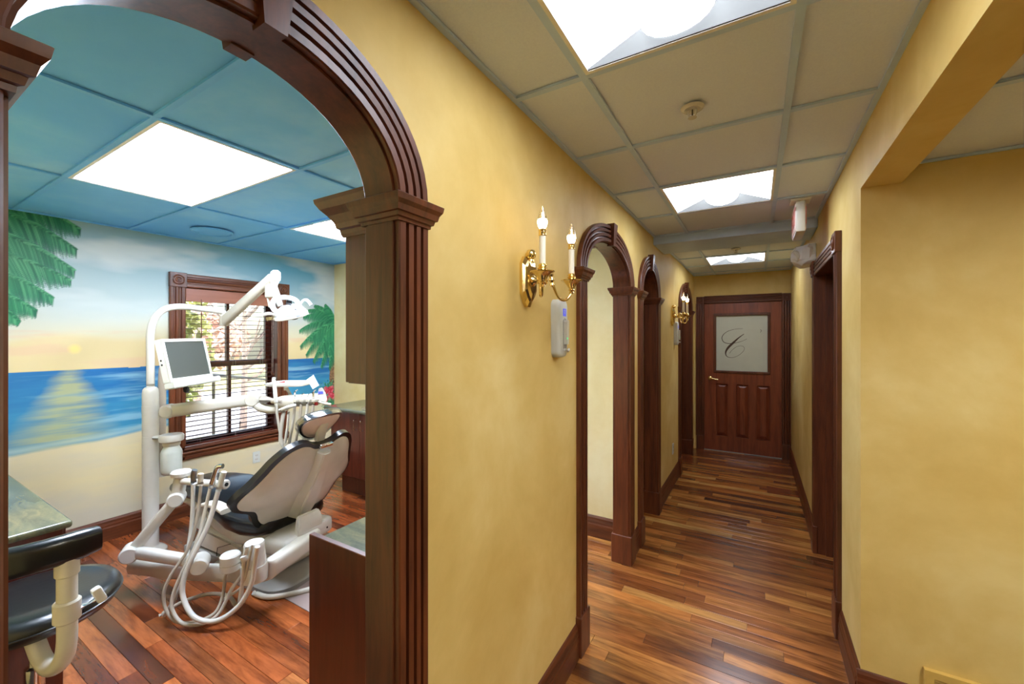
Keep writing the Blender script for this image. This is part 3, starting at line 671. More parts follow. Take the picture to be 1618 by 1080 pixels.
def sash(x, z0, z1, ym):
    bm = BM(); t = .035
    box(bm, (x, WY0, z0), (x+t, WY0+.045, z1)); box(bm, (x, WY1-.045, z0), (x+t, WY1, z1)); box(bm, (x, WY0+.045, z0), (x+t, WY1-.045, z0+.05)); box(bm, (x, WY0+.045, z1-.045), (x+t, WY1-.045, z1)); box(bm, (x, ym-.014, z0+.05), (x+t, ym+.014, z1-.045))
    s_ = add(w1, Mi, 'sash', bm, M['cab'])
    for a, b in ((WY0+.045, ym-.014), (ym+.014, WY1-.045)):
        bm = BM(); box(bm, (x+.014, a, z0+.05), (x+.018, b, z1-.045)); add(s_, Mi, 'pane', bm, M['glass'])
MR = 1.362
sash(XM-.17, MR-.02, WZ1, (WY0+WY1)/2); sash(XM-.134, WZ0, MR+.025, (WY0+WY1)/2)

bl = empty('window_blind', (XM-.05, (WY0+WY1)/2, 0), 0, 'dark wooden slatted blind hanging inside the surgery window', 'blind'); Mi = local(bl)
XBl = XM-.052
bm = BM(); box(bm, (XBl-.03, WY0+.006, WZ1-.05), (XBl+.03, WY1-.006, WZ1-.002)); add(bl, Mi, 'headrail', bm, M['cab'])
bm = BM(); box(bm, (XBl+.032, WY0+.008, WZ1-.125), (XBl+.044, WY1-.008, WZ1-.004), .003); add(bl, Mi, 'valance', bm, wood('valance wood', (134, 78, 58), (160, 98, 76), 'Y'))
sl = None; ns = 29; zt, zb = WZ1-.15, WZ0+.045
for k in range(ns):
    z = zb+(zt-zb)*k/(ns-1)
    if sl is None:
        bm = BM(); n = 6; up = [(-.024+.048*i/n, .0022*math.sin(PI*i/n)+.0013) for i in range(n+1)]; dn = [(x_, z_-.0026) for x_, z_ in up[::-1]]
        prism(bm, up+dn, lambda p: (p[0], WY0+.012-bl.location.y, p[1]), lambda p: (p[0], WY1-.012-bl.location.y, p[1])); tri(bm); sl = bm
        me = bpy.data.meshes.new('slat'); bmesh.ops.recalc_face_normals(sl, faces=sl.faces[:]); sl.to_mesh(me); sl.free(); me.materials.append(M['slat'])
    o = bpy.data.objects.new('slat', me); COL.objects.link(o); o.parent = bl; o.location = (XBl-bl.location.x, 0, z)
bm = BM(); box(bm, (XBl-.026, WY0+.012, WZ0+.004), (XBl+.026, WY1-.012, WZ0+.024), .003); add(bl, Mi, 'bottom_rail', bm, M['cab'])
for yy in (WY0+.13, (WY0+WY1)/2+.02, WY1-.13):
    bm = BM()
    for dx in (-.0255, .0255): tube(bm, [(XBl+dx, yy, WZ0+.02), (XBl+dx, yy, WZ1-.06)], .0011, 5)
    add(bl, Mi, 'ladder_cord', bm, M['hose2'])
bm = BM(); tube(bm, [(XBl+.05, WY1-.05, WZ1-.1), (XBl+.05, WY1-.048, 1.26)], .0014, 5); tube(bm, [(XBl+.05, WY1-.035, WZ1-.1), (XBl+.05, WY1-.037, 1.25)], .0014, 5); add(bl, Mi, 'lift_cord', bm, M['hose2'])
for dy, z in ((-.048, 1.235), (-.037, 1.215)):
    bm = BM(); lathe(bm, [(0, .03), (.006, .026), (.010, .008), (.009, 0), (0, 0)], (XBl+.05, WY1+dy, z), (0, 0, 1), 12); add(bl, Mi, 'cord_tassel', bm, M['woodY'], 40)
bm = BM(); tube(bm, [(XBl+.05, WY0+.13, WZ1-.1), (XBl+.05, WY0+.13, 1.38)], .004, 6); add(bl, Mi, 'tilt_wand', bm, M['wood'])

# ------------------------------------------------------------------ outdoors beyond the window
M['lawn'] = mat('dormant lawn', (168, 164, 112), .9, var=.2, scale=3); M['drive'] = mat('pale driveway', (196, 196, 196), .9, var=.06, scale=5)
M['bark'] = mat('grey bark', (150, 132, 122), .9, var=.2, scale=20); M['leaf'] = mat('yellow green leaves', (196, 200, 128), .6, var=.35, scale=3); M['brush'] = mat('reddish brush', (206, 172, 160), .9, var=.25, scale=3)
tag(mbox('ground', (-45, -30, -.75), (XM-.2, 40, -.7), M['lawn']), 'dry pale lawn outside the window', 'ground', kind='structure')
tag(mbox('driveway', (-19, -20, -.699), (-5.2, 30, -.68), M['drive']), 'pale driveway outside the window', 'driveway', kind='structure')
def leafy(name, c, rad, n, m, label, cat, grp, size=.07, trunk=True):
    root = empty(name, (c[0], c[1], -.7), 0, label, cat, grp); r = np.random.default_rng(int(abs(c[1])*100)+7)
    if trunk:
        bm = BM(); tube(bm, [(0, 0, 0), (0.02, 0, c[2]+.7)], [.07, .04], 7); mesh_obj('trunk', bm, M['bark'], root)
    P = r.normal(size=(n, 3)); P /= np.linalg.norm(P, axis=1)[:, None]; P *= (r.random(n)**.4)[:, None]*np.array(rad); P[:, 2] += c[2]+.7
    A = r.normal(size=(n, 3)); A /= np.linalg.norm(A, axis=1)[:, None]; B = np.cross(A, r.normal(size=(n, 3))); B /= np.linalg.norm(B, axis=1)[:, None]
    V = np.stack([P-A*size, P+B*size*.5, P+A*size, P-B*size*.5], 1).reshape(-1, 3); F = np.arange(4*n).reshape(n, 4)
    me = bpy.data.meshes.new('foliage'); me.from_pydata(V.tolist(), [], F.tolist()); me.materials.append(m); o = bpy.data.objects.new('foliage', me); COL.objects.link(o); o.parent = root; tag(o, kind='stuff')
leafy('shrub', (-6.9, 2.2, 1.35), (.5, .62, 1.15), 1300, M['leaf'], 'yellow green shrub outside the left half of the window', 'shrub', None, .07)
leafy('shrub', (-8.2, 2.9, 1.5), (.8, .55, 1.3), 1500, M['leaf'], 'loose leafy tree crown outside the upper left of the window', 'shrub', None, .07)
for i, (x, y, z) in enumerate(((-24, 4, 1.2), (-25, 10, 1.4), (-24, 16, 1.1), (-26, 22, 1.5))):
    leafy('bush', (x, y, z), (1.5, 2.6, 1.6), 1500, M['brush'], ['leftmost', 'second', 'third', 'rightmost'][i]+' bare reddish thicket far outside the window', 'thicket', 'thickets far outside the window', .25, False)
def bare_tree(x, y, h, label, seed):
    root = empty('bare_tree', (x, y, -.7), 0, label, 'tree'); r = random.Random(seed)
    bm = BM(); tube(bm, spline([(0, 0, 0), (.03, .02, h*.3), (-.03, .05, h*.6), (0, .02, h)], 4), [h*.02*(1-.06*k) for k in range(13)], 7); mesh_obj('trunk', bm, M['bark'], root, 40)
    for k in range(9):
        z = h*(.28+.07*k); a = r.uniform(0, 2*PI); l = h*r.uniform(.18, .34)
        e = (math.cos(a)*l*.7, math.sin(a)*l*.8, z+l*.8); m_ = (math.cos(a)*l*.4, math.sin(a)*l*.4, z+l*.25)
        bm = BM(); tube(bm, spline([(0, .02, z), m_, e], 4), [h*.009*(1-.09*i) for i in range(9)], 6)
        for q in range(3):
            b = a+r.uniform(-1, 1); tube(bm, [m_, (m_[0]+math.cos(b)*l*.4, m_[1]+math.sin(b)*l*.4, m_[2]+l*.4)], [h*.004, h*.0015], 5)
        mesh_obj('branch', bm, M['bark'], root, 40)
bare_tree(-10.5, 5.15, 4.4, 'bare forked tree outside the right half of the window', 3)
bare_tree(-15, 6.0, 6.5, 'thin bare tree farther off outside the window', 8)
fr = empty('railing', (-7.3, 4.3, -.68), 0, 'grey slanting handrail outside the lower right pane', 'railing')
bm = BM(); tube(bm, [(0, -1.2, 1.72), (0, 1.2, 1.30)], .03, 8); mesh_obj('rail', bm, M['grey'], fr, 40)
for yy in (-1.15, 1.15):
    bm = BM(); tube(bm, [(0, yy, 0), (0, yy, 1.5-yy*.17)], .022, 8); mesh_obj('post', bm, M['grey'], fr, 40)

# ------------------------------------------------------------------ cabinets
def pull(bm, p, dz, n):      # bar pull standing off a door; n = outward direction
    n = Vector(n); p = Vector(p)
    tube(bm, spline([p-Vector((0, 0, dz)), p-Vector((0, 0, dz))+n*.026, p-Vector((0, 0, dz*.8))+n*.032, p+Vector((0, 0, dz*.8))+n*.032, p+Vector((0, 0, dz))+n*.026, p+Vector((0, 0, dz))], 3), .005, 8)
YF = 2.75
cb = empty('base_cabinet', (-2.95, 3.0, 0), 0, 'cherry base cabinet with chrome pulls under the sink at the surgery end wall', 'cabinet'); Mi = local(cb)
add(cb, Mi, 'carcass', box(BM(), (-3.85, YF+.02, .21), (-2.05, YR-.002, .865)), M['cab'])
add(cb, Mi, 'toe_kick', box(BM(), (-3.80, YF+.10, 0), (-2.05, YR-.02, .21)), M['cab'])
xs = [-3.848, -3.40, -2.95, -2.50, -2.052]
for k in range(4):
    d = add(cb, Mi, 'door', box(BM(), (xs[k]+.002, YF, .212), (xs[k+1]-.002, YF+.02, .862), .002), M['cab'])
    bm = BM(); pull(bm, (xs[k+1]-.05 if k % 2 == 0 else xs[k]+.05, YF, .75), .05, (0, -1, 0)); add(d, Mi, 'handle', bm, M['chrome'], 40)
ct = tag(mesh_obj('countertop', box(BM(), (-3.93, YF-.03, .866), (-2.05, YR-.001, .90), .008, 2), M['granite'], None, 40), 'dark granite countertop with sink at the surgery end wall', 'countertop')
sk = tag(empty('sink', (-3.30, 2.94, .9)), 'round steel sink set in the dark granite countertop', 'sink')
bm = BM(); lathe(bm, [(.19, 0.001), (.19, .006), (.165, .008), (.16, .004), (.1, .0035), (.0, .003)], (0, 0, 0), (0, 0, 1), 28); mesh_obj('basin', bm, M['steel'], sk, 40)
bm = BM(); lathe(bm, [(.022, .004), (.022, .008), (0, .008)], (0, 0, 0), (0, 0, 1), 14); mesh_obj('drain', bm, M['chrome'], sk)
fc = tag(empty('faucet', (-3.36, 3.20-.03, .9)), 'chrome faucet with lever standing behind the round sink', 'faucet')
bm = BM(); lathe(bm, [(.028, 0), (.028, .012), (.02, .018), (.018, .11), (.022, .12), (.02, .15), (0, .155)], (0, 0, 0), (0, 0, 1), 18); mesh_obj('body', bm, M['chrome'], fc, 40)
bm = BM(); tube(bm, spline([(0, 0, .09), (0, -.06, .15), (0, -.13, .15), (0, -.16, .11)], 5), .011, 10); mesh_obj('spout', bm, M['chrome'], fc, 40)
bm = BM(); tube(bm, [(0, 0, .15), (-.03, -.02, .18), (-.09, -.05, .19)], [.01, .008, .006], 8); mesh_obj('lever', bm, M['chrome'], fc, 40)

ped = empty('side_cabinet', (-1.15, 1.2, 0), 0, 'cherry cabinet with green granite top just inside the near archway', 'cabinet'); Mi = local(ped)
PX, PY = -1.415, .92
add(ped, Mi, 'end_panel', box(BM(), (PX, PY, 0), (XB-.004, PY+.022, .905), .002), M['cab'])
add(ped, Mi, 'carcass', box(BM(), (PX+.03, PY+.0225, .09), (XB-.004, 2.0, .858)), M['cab'])
add(ped, Mi, 'toe_kick', box(BM(), (PX+.09, PY+.0225, 0), (XB-.004, 2.0, .09)), M['cab'])
for k in range(2):
    d = add(ped, Mi, 'door', box(BM(), (PX+.012, PY+.03+.525*k, .095), (PX+.03, PY+.55+.525*k, .855), .002), M['cab'])
    bm = BM(); pull(bm, (PX+.012, PY+.49 if k == 0 else PY+.61, .74), .05, (-1, 0, 0)); add(d, Mi, 'handle', bm, M['chrome'], 40)
tag(mesh_obj('countertop', box(BM(), (PX+.03, PY+.023, .8585), (XB-.004, 2.02, .892), .005), M['granite']), 'green granite top of the side cabinet inside the near archway', 'countertop')
up = empty('wall_cabinet', (-1.06, 1.3, 1.47), 0, 'tall cherry wall cabinet with crown moulding behind the near arch jamb', 'cabinet'); Mi = local(up)
UX, UY = -1.232, .935
add(up, Mi, 'carcass', box(BM(), (UX+.02, UY, 1.47), (XB-.001, 1.98, 2.02)), M['cab'])
for k in range(2):
    d = add(up, Mi, 'door', box(BM(), (UX, UY+.002+.522*k, 1.472), (UX+.02, UY+.52+.522*k, 2.0), .002), M['cab'])
    bm = BM(); pull(bm, (UX, UY+.48+.08*k, 1.56), .05, (-1, 0, 0)); add(d, Mi, 'handle', bm, M['chrome'], 40)
bm = BM(); cr = [(1.975, .004), (1.985, .010), (1.998, .012), (2.003, .02), (2.02, .024), (2.045, .04), (2.065, .058), (2.082, .068), (2.086, .070), (2.098, .072)]
loft(bm, [[(UX-o, UY-o, z), (XB-.001, UY-o, z), (XB-.001, 1.98+o, z), (UX-o, 1.98+o, z)] for z, o in cr]); add(up, Mi, 'crown_moulding', bm, M['cab'])

lc = empty('corner_cabinet', (-3.5, .2, 0), 0, 'dark red wood cabinet under the granite counter behind the stool', 'cabinet'); Mi = local(lc)
LX, LY, LZ = -2.70, .596, .79
add(lc, Mi, 'carcass', box(BM(), (XM+.001, YN+.001, .08), (LX-.055, LY-.03, LZ-.035)), M['cab'])
add(lc, Mi, 'toe_kick', box(BM(), (XM+.03, YN+.001, 0), (LX-.09, LY-.08, .08)), M['cab'])
add(lc, Mi, 'end_panel', box(BM(), (LX-.05, YN+.002, 0), (LX-.03, LY-.025, LZ-.034), .002), M['cab'])
for k in range(3):
    a = XM+.02+k*.565; d = add(lc, Mi, 'door', box(BM(), (a, LY-.029, .085), (a+.56, LY-.01, LZ-.038), .002), M['cab'])
    bm = BM(); pull(bm, (a+.06, LY-.01, .66), .05, (0, 1, 0)); add(d, Mi, 'handle', bm, M['chrome'], 40)
bm = BM(); box(bm, (XM+.001, YN+.001, LZ-.034), (LX, LY, LZ), .012, 3)
tag(mesh_obj('countertop', bm, M['granite'], None, 40), 'green granite counter at the left edge of the surgery above the stool', 'countertop')

# ------------------------------------------------------------------ dental chair
PSI = math.radians(6)
chair = empty('dental_chair', (-2.87, 1.71, 0), PSI, 'white and black reclined dental chair with butterfly back seen from behind', 'dental chair')
def padded(outline, centre, fmap, back, front, rings=7):
    """a cushion or shell: star-shaped outline in (w, h), mapped by fmap(w, h, depth); back/front give depth against t (0 centre, 1 rim)"""
    bm = BM(); P = spline([(a, b, 0) for a, b in outline]+[(outline[0][0], outline[0][1], 0)], 5)[:-1]; n = len(P); loops = []
    ts = [.02]+[k/rings for k in range(1, rings+1)]
    def lp(t, d): return [bm.verts.new(fmap(centre[0]+(p.x-centre[0])*t, centre[1]+(p.y-centre[1])*t, d)) for p in P]
    for t in ts: loops.append(lp(t, back(t)))
    for t in ts[::-1]: loops.append(lp(t if t < 1 else 1.0, front(t)))
    for a, b in zip(loops, loops[1:]):
        for k in range(n): bm.faces.new((a[k], a[(k+1) % n], b[(k+1) % n], b[k]))
    bm.faces.new(loops[0][::-1]); bm.faces.new(loops[-1]); tri(bm); return bm
def part(nm, bm, m, sm=None, par=chair): return mesh_obj(nm, bm, m, par, sm)
TAU = math.radians(62.4); Z0 = .22; KC = .42
def back_map(w, h, d):   # spine leans over the head end; wings curl forward
    sx, sz = math.cos(TAU), math.sin(TAU); nx, nz = -math.sin(TAU), math.cos(TAU); q = KC*w*w+d
    return Vector((sx*h+nx*q, w, Z0+sz*h+nz*q))
half = [(0, .735), (.06, .745), (.11, .772), (.165, .778), (.23, .745), (.285, .675), (.32, .60), (.36, .52), (.405, .45), (.425, .395), (.405, .352), (.36, .332), (.315, .315), (.29, .28), (.268, .23), (.228, .19), (.15, .175), (.07, .175)]
full = half+[(0, .175)]+[(-a, b) for a, b in half[:0:-1]]
def grow(pts, c, k, e): 
    out = []
    for a, b in pts:
        v = Vector((a-c[0], b-c[1])); L = v.length; out.append((c[0]+v.x*(L+e)/L*k, c[1]+v.y*(L+e)/L*k))
    return out
part('back_cushion', padded(grow(full, (0, .46), 1.0, .034), (0, .46), back_map, lambda t: .006+.0*t, lambda t: .085-.04*t**6), M['black'], 50)
sh = part('back_shell', padded(full, (0, .46), back_map, lambda t: -.020+.022*t**5-.012*(1-t), lambda t: .013), M['white2'], 40)
# raised spine cover down the middle of the shell
bm = BM(); L_s = []
for h, wd, dd in ((.20, .085, .04), (.28, .105, .05), (.38, .11, .055), (.50, .085, .055), (.62, .066, .048), (.70, .058, .04), (.735, .056, .03)):
    L_s.append([back_map(-wd, h, -.008), back_map(-wd*.5, h, -.022-dd), back_map(wd*.5, h, -.022-dd), back_map(wd, h, -.008), back_map(wd*.5, h, .01), back_map(-wd*.5, h, .01)])
loft(bm, L_s); bmesh.ops.bevel(bm, geom=[e for e in bm.edges], offset=.008, segments=2, affect='EDGES'); part('spine_cover', bm, M['white2'], 40)
# curved bracket joining back and seat
bm = BM(); L_s = []
for s, z, wd, th in ((.24, .27, .088, -.03), (.25, .33, .092, -.035), (.25, .39, .096, -.04), (.25, .44, .092, -.035), (.245, .475, .08, -.02)):
    L_s.append([(s, -wd-.05, z-.03), (s-th, -wd-.05, z-.03), (s-th, wd-.05, z-.03), (s, wd-.05, z-.03)])
loft(bm, L_s); bmesh.ops.bevel(bm, geom=bm.edges[:], offset=.008, segments=2, affect='EDGES'); part('back_bracket', bm, M['white2'], 40)
# headrest
def head_map(w, h, d):
    t = math.radians(50); sx, sz = math.cos(t), math.sin(t); nx, nz = -sz, sx; q = .9*w*w+d
    return Vector((.335+sx*h+nx*q, w, 1.03+sz*h+nz*q))
ho = [(.145*math.cos(a)*(1 if abs(math.cos(a)) < .9 else 1), .10*math.sin(a)+.012*math.cos(2*a)) for a in [2*PI*k/18 for k in range(18)]]
part('headrest_cushion', padded(grow(ho, (0, 0), 1, .012), (0, 0), head_map, lambda t: .0, lambda t: .06-.035*t**5, 5), M['black'], 50)
part('headrest_shell', padded(ho, (0, 0), head_map, lambda t: -.014+.012*t**4, lambda t: .003, 5), mat('dusty rose shell', (232, 214, 204), .35), 40)
part('headrest_wrap', padded(grow(ho, (0, .0), 1, .024), (0, 0), head_map, lambda t: .0-.004*t, lambda t: .075-.04*t**5, 5), M['plastic'], 50)
bm = BM(); box(bm, (-.035, -.033, -.07), (.0, .033, .085), .008, 2); bm.transform(Matrix.Translation((.345, 0, .985)) @ Matrix.Rotation(math.radians(18), 4, 'Y')); part('headrest_post', bm, M['white2'], 40)
bm = BM(); box(bm, (-.012, -.05, -.012), (.012, .05, .012), .004); bm.transform(Matrix.Translation((.375, 0, .90)) @ Matrix.Rotation(math.radians(28), 4, 'Y')); part('headrest_clamp', bm, M['chrome'], 40)
# seat and leg rest
def seat_loop(s, wd, zt, th): 
    r = min(.035, th*.45, wd*.4); return [(s, a, zt-th/2+b) for a, b in rrect(2*wd, th, r, 3)]
prof = [(.10, .17, .40, .05), (.085, .225, .412, .085), (.02, .265, .42, .105), (-.12, .285, .415, .11), (-.26, .285, .418, .105), (-.42, .265, .445, .10), (-.58, .24, .475, .09), (-.74, .225, .49, .085), (-.90, .21, .485, .08), (-1.06, .195, .47, .075), (-1.16, .17, .462, .065), (-1.19, .12, .455, .04)]
part('seat_cushion', loft(BM(), [seat_loop(*p) for p in prof]), M['black'], 60)
fr_ = [(.10, .17, .335, .05), (.02, .235, .32, .08), (-.2, .25, .315, .10), (-.45, .235, .345, .10), (-.7, .205, .395, .08), (-1.0, .175, .395, .045), (-1.13, .15, .395, .03)]
part('seat_pan', loft(BM(), [seat_loop(*p) for p in fr_]), M['white'], 60)
# rear housing and pump base
bm = BM(); box(bm, (-.10, -.225, .225), (.105, .205, .335), .03, 3); bm.transform(Matrix.Translation((.165, -.035, 0)) @ Matrix.Rotation(math.radians(8), 4, 'Z')); part('rear_housing', bm, M['white2'], 40)
bm = BM(); box(bm, (.20, -.12, .29), (.29, .08, .345), .012, 2); part('housing_step', bm, M['white2'], 40)
for w_ in (-.10, .06, .14): part('screw', lathe(BM(), [(.007, 0), (.007, .003), (0, .003)], (.275-.14*w_, w_-.03, .275), (1, .14, 0), 10), M['dark'])
bm = BM(); loft(bm, [[(s, a, z) for s, a in ((.12, -w_), (.12, w_), (-.40, w_), (-.40, -w_))] for z, w_ in ((.05, .12), (.12, .15), (.23, .17))]); bmesh.ops.bevel(bm, geom=bm.edges[:], offset=.02, segments=2, affect='EDGES'); part('lift_column', bm, M['white'], 40)
bm = BM(); loft(bm, [[(s, -a, z) for s, a in ((-.20, .215), (-.20, -.215), (-.86+z*.4, -.20+z*.2), (-.86+z*.4, .20-z*.2))] for z in (.055, .12, .20)]); bmesh.ops.bevel(bm, geom=bm.edges[:], offset=.025, segments=3, affect='EDGES'); part('pump_cover', bm, M['white'], 40)
bm = BM(); box(bm, (-.88, -.215, .0), (-.20, .215, .06), .012, 2); part('base_skirt', bm, M['grey'], 40)
bm = BM(); loft(bm, [[(a, b, z) for a, b in rrect(.78, .60, .14, 5)] for z in (0, .03)]); bmesh.ops.translate(bm, verts=bm.verts, vec=(-.09, 0, 0)); loft(bm, [[(a-.09, b, z) for a, b in rrect(.78-o, .60-o, .14-o/2, 5)] for z, o in ((.03, .0), (.042, .03))]); part('base_plate', bm, M['grey'], 40)
bm = BM(); tube(bm, [(-.30, -.219, .19), (-.45, -.218, .13), (-.46, -.219, .07)], .0025, 5); part('seam', bm, M['dark'])
# arm rests
for sgn in (-1, 1):
    bm = BM(); P = spline([(-.15, sgn*.335, .490), (-.18, sgn*.335, .50), (-.27, sgn*.335, .512), (-.36, sgn*.335, .50), (-.43, sgn*.335, .465), (-.475, sgn*.33, .40), (-.45, sgn*.31, .33)], 5)
    loft(bm, [[Vector(p)+Vector((0, a, b*.6)) for a, b in rrect(.075, .055, .02, 3)] for p in P]); part('armrest', bm, M['beige'], 50)
# floor hose at the rear of the base
bm = BM(); tube(bm, spline([(.12, -.33, .02), (.26, -.30, .016), (.42, -.12, .016), (.50, .10, .016)], 6), .016, 10); part('supply_hose', bm, M['white'], 40)
bm = BM(); cyl(bm, (.495, .09, .018), (.51, .13, .02), .026, 14, .004); part('hose_coupling', bm, M['grey'], 40)

# ------------------------------------------------------------------ delivery post with its arms
PO = Vector((-3.95, 1.283, 0))
post = empty('delivery_post', PO, 0, 'tall ivory post beside the dental chair carrying arms for light, monitor and tray', 'equipment post'); Mi = local(post)
bm = BM(); lathe(bm, [(.10, 0), (.10, .012), (.085, .03), (.054, .05), (.050, .06), (.050, .88), (.0485, .881), (.0485, .888), (.050, .889), (.050, 1.20), (.047, 1.232), (.034, 1.248), (.025, 1.25)], PO, (0, 0, 1), 24); add(post, Mi, 'column', bm, M['white'], 35)
T1 = Vector((-4.01, 1.80, 1.855)); 
bm = BM(); c_ = [PO+Vector((0, 0, z)) for z in (1.24, 1.45, 1.66)]+[PO+Vector((0, .03, 1.78)), PO+Vector((-.012, .105, 1.852)), PO+Vector((-.02, .22, 1.872)), Vector((-4.005, 1.66, 1.862)), Vector((-4.01, 1.755, 1.855)), T1+Vector((0, 0, -.01)), T1+Vector((.0, .012, -.05))]
tube(bm, spline(c_, 6), .025, 16); add(post, Mi, 'light_pipe', bm, M['white'], 50)
bm = BM(); cyl(bm, T1+Vector((0, .012, -.13)), T1+Vector((0, .012, -.035)), .036, 18, .006); add(post, Mi, 'swivel_hub', bm, M['beige'], 40)
bm = BM(); cyl(bm, PO+Vector((0, 0, 1.06)), PO+Vector((0, 0, 1.11)), .0515, 20, .001); add(post, Mi, 'arm_collar', bm, M['white'], 40)
# secondary post carrying the monitor
bm = BM(); tube(bm, spline([PO+Vector((-.01, .075, .55)), PO+Vector((-.01, .075, 1.30)), PO+Vector((.02, .09, 1.40)), PO+Vector((.12, .10, 1.44)), PO+Vector((.30, .10, 1.44))], 6), .026, 12); add(post, Mi, 'monitor_pipe', bm, M['hose2'], 50)
# tray arm
J1 = at(401, 631, 3.2); A0 = at(267, 649, 3.12)
def arm(bm, a, b, w0, h0, w1_, h1):
    a, b = Vector(a), Vector(b); t = (b-a).normalized(); x = t.cross(Vector((0, 0, 1))).normalized(); y = x.cross(t)
    loft(bm, [[p+x*u+y*v for u, v in rrect(w_, h_, min(w_, h_)*.42, 4)] for p, w_, h_ in ((a, w0, h0), (a.lerp(b, .5), (w0+w1_)/2, (h0+h1)/2), (b, w1_, h1))]); return bm
bm = arm(BM(), A0, J1, .075, .10, .065, .085); add(post, Mi, 'tray_arm', bm, M['white'], 50)
d_ = (J1-A0).normalized(); sd = d_.cross(Vector((0, 0, 1))).normalized()
add(post, Mi, 'arm_joint', cyl(BM(), A0-sd*.043, A0+sd*.043, .053, 20, .012), M['white'], 40); add(post, Mi, 'arm_joint', cyl(BM(), J1-sd*.042, J1+sd*.042, .053, 20, .01), M['white'], 40)

# operatory light
E1 = at(429, 439, 3.25); E0 = T1+Vector((.0, .012, -.09))
lamp = empty('operatory_light', E1, 0, 'dental lamp with yoke, handles and mirrored head on a slanting ivory arm', 'lamp'); Mi = local(lamp)
bm = arm(BM(), E0, E1, .06, .095, .05, .075); add(lamp, Mi, 'balance_arm', bm, M['beige'], 50)
bm = BM(); lathe(bm, [(0, .055), (.02, .052), (.036, .035), (.038, .0), (.034, -.03), (0, -.035)], E1+Vector((.02, .02, .01)), (0, 0, 1), 20); add(lamp, Mi, 'arm_cap', bm, M['white2'], 50)
H0 = at(432, 452, 3.22); H1 = at(441, 478, 3.22)
bm = BM(); tube(bm, [E1+Vector((.02, .02, -.02)), H0, at(438, 470, 3.22), at(443, 483, 3.22)], [.03, .028, .027, .02], 14); add(lamp, Mi, 'drop_link', bm, M['white2'], 50)
bm = BM(); p = at(428, 459, 3.24); box(bm, (-.04, -.035, -.055), (.04, .035, .05), .01, 2); bm.transform(Matrix.Translation(p) @ Matrix.Rotation(-.25, 4, 'Z')); add(lamp, Mi, 'pivot_box', bm, M['beige'], 40)
bm = BM(); cyl(bm, at(423, 470, 3.24), at(426, 485, 3.24), .008, 10); add(lamp, Mi, 'latch_pin', bm, M['beige'], 40)
yk = [at(u, v, d) for u, v, d in ((440, 494, 3.10), (433, 489, 3.12), (430, 481, 3.16), (434, 473, 3.2), (443, 470, 3.22), (456, 470, 3.26), (467, 474, 3.28), (472, 481, 3.30))]
bm = BM(); tube(bm, spline(yk, 5), .019, 12); add(lamp, Mi, 'yoke', bm, M['white2'], 50)
LC = at(459.5, 494, 3.17)
def head_shape(bm, k, dz):
    """squashed boat-like reflector housing, long axis from left of the viewer to right"""
    ax = (at(482, 489, 3.26)-at(439, 500, 3.08)).normalized(); up_ = Vector((.10, -.02, 1)).normalized(); sdv = up_.cross(ax).normalized(); up_ = ax.cross(sdv)
    n = 22; lo = []
    for rr, hh in ((.06, .068), (.45, .060), (.72, .042), (.90, .016), (1.0, -.010), (.99, -.026), (.90, -.034), (.6, -.036), (.05, -.036)):
        ring = []
        for i in range(n):
            a = 2*PI*i/n; e = .125*(1-.16*abs(math.sin(a))**3); ring.append(LC+ax*math.cos(a)*e*rr*k+sdv*math.sin(a)*.095*rr*k+up_*(hh*k+dz))
        lo.append(ring)
    loft(bm, lo); return ax, sdv, up_
bm = BM(); ax, sdv, up_ = head_shape(bm, 1.0, 0); hd = add(lamp, Mi, 'light_head', bm, mat('mirrored housing', (226, 233, 242), .22, metal=.6), 40)
bm = BM(); n = 22
loft(bm, [[LC+ax*math.cos(2*PI*i/n)*.127*r_+sdv*math.sin(2*PI*i/n)*.092*r_+up_*h_ for i in range(n)] for r_, h_ in ((.995, -.010), (1.02, -.014), (1.02, -.030), (.97, -.034))]); add(hd, Mi, 'rim', bm, M['beige'], 40)
bm = BM(); tube(bm, [LC+up_*.068-ax*.0+sdv*.0, LC+up_*.095+ax*.01], [.022, .018], 12); tube(bm, [LC+up_*.03-sdv*.082, LC+up_*.055-sdv*.04, LC+up_*.071], .006, 6); add(hd, Mi, 'socket', bm, M['dark'], 40)
bm = BM(); lathe(bm, [(.03, 0), (.03, .016), (.02, .022), (0, .022)], LC-up_*.034+ax*.02, -up_, 14); add(hd, Mi, 'lamp_guard', bm, M['dark'], 40)
for P in ([(441, 500, 3.08), (434, 497, 3.07), (424, 495.5, 3.06), (415.5, 497.5, 3.05)], [(474, 480, 3.28), (480, 474, 3.29), (486, 475, 3.30), (491.5, 481.5, 3.31)]):
    bm = BM(); tube(bm, spline([at(*p) for p in P], 5), [.010]*8+[.013]*8, 10); add(lamp, Mi, 'handle', bm, M['white2'], 50)
bm = BM(); tube(bm, [at(474, 480, 3.28), at(475, 486, 3.26)], .013, 10); add(lamp, Mi, 'handle_stub', bm, M['white2'], 50)
bm = BM(); vs = [at(*p) for p in ((420, 501, 3.07), (436, 499, 3.08), (438, 503, 3.08), (421, 507, 3.07))]; up3 = Vector((0, .003, 0)); loft(bm, [vs, [v+up3 for v in vs]]); add(lamp, Mi, 'splash_tab', bm, M['plastic'])

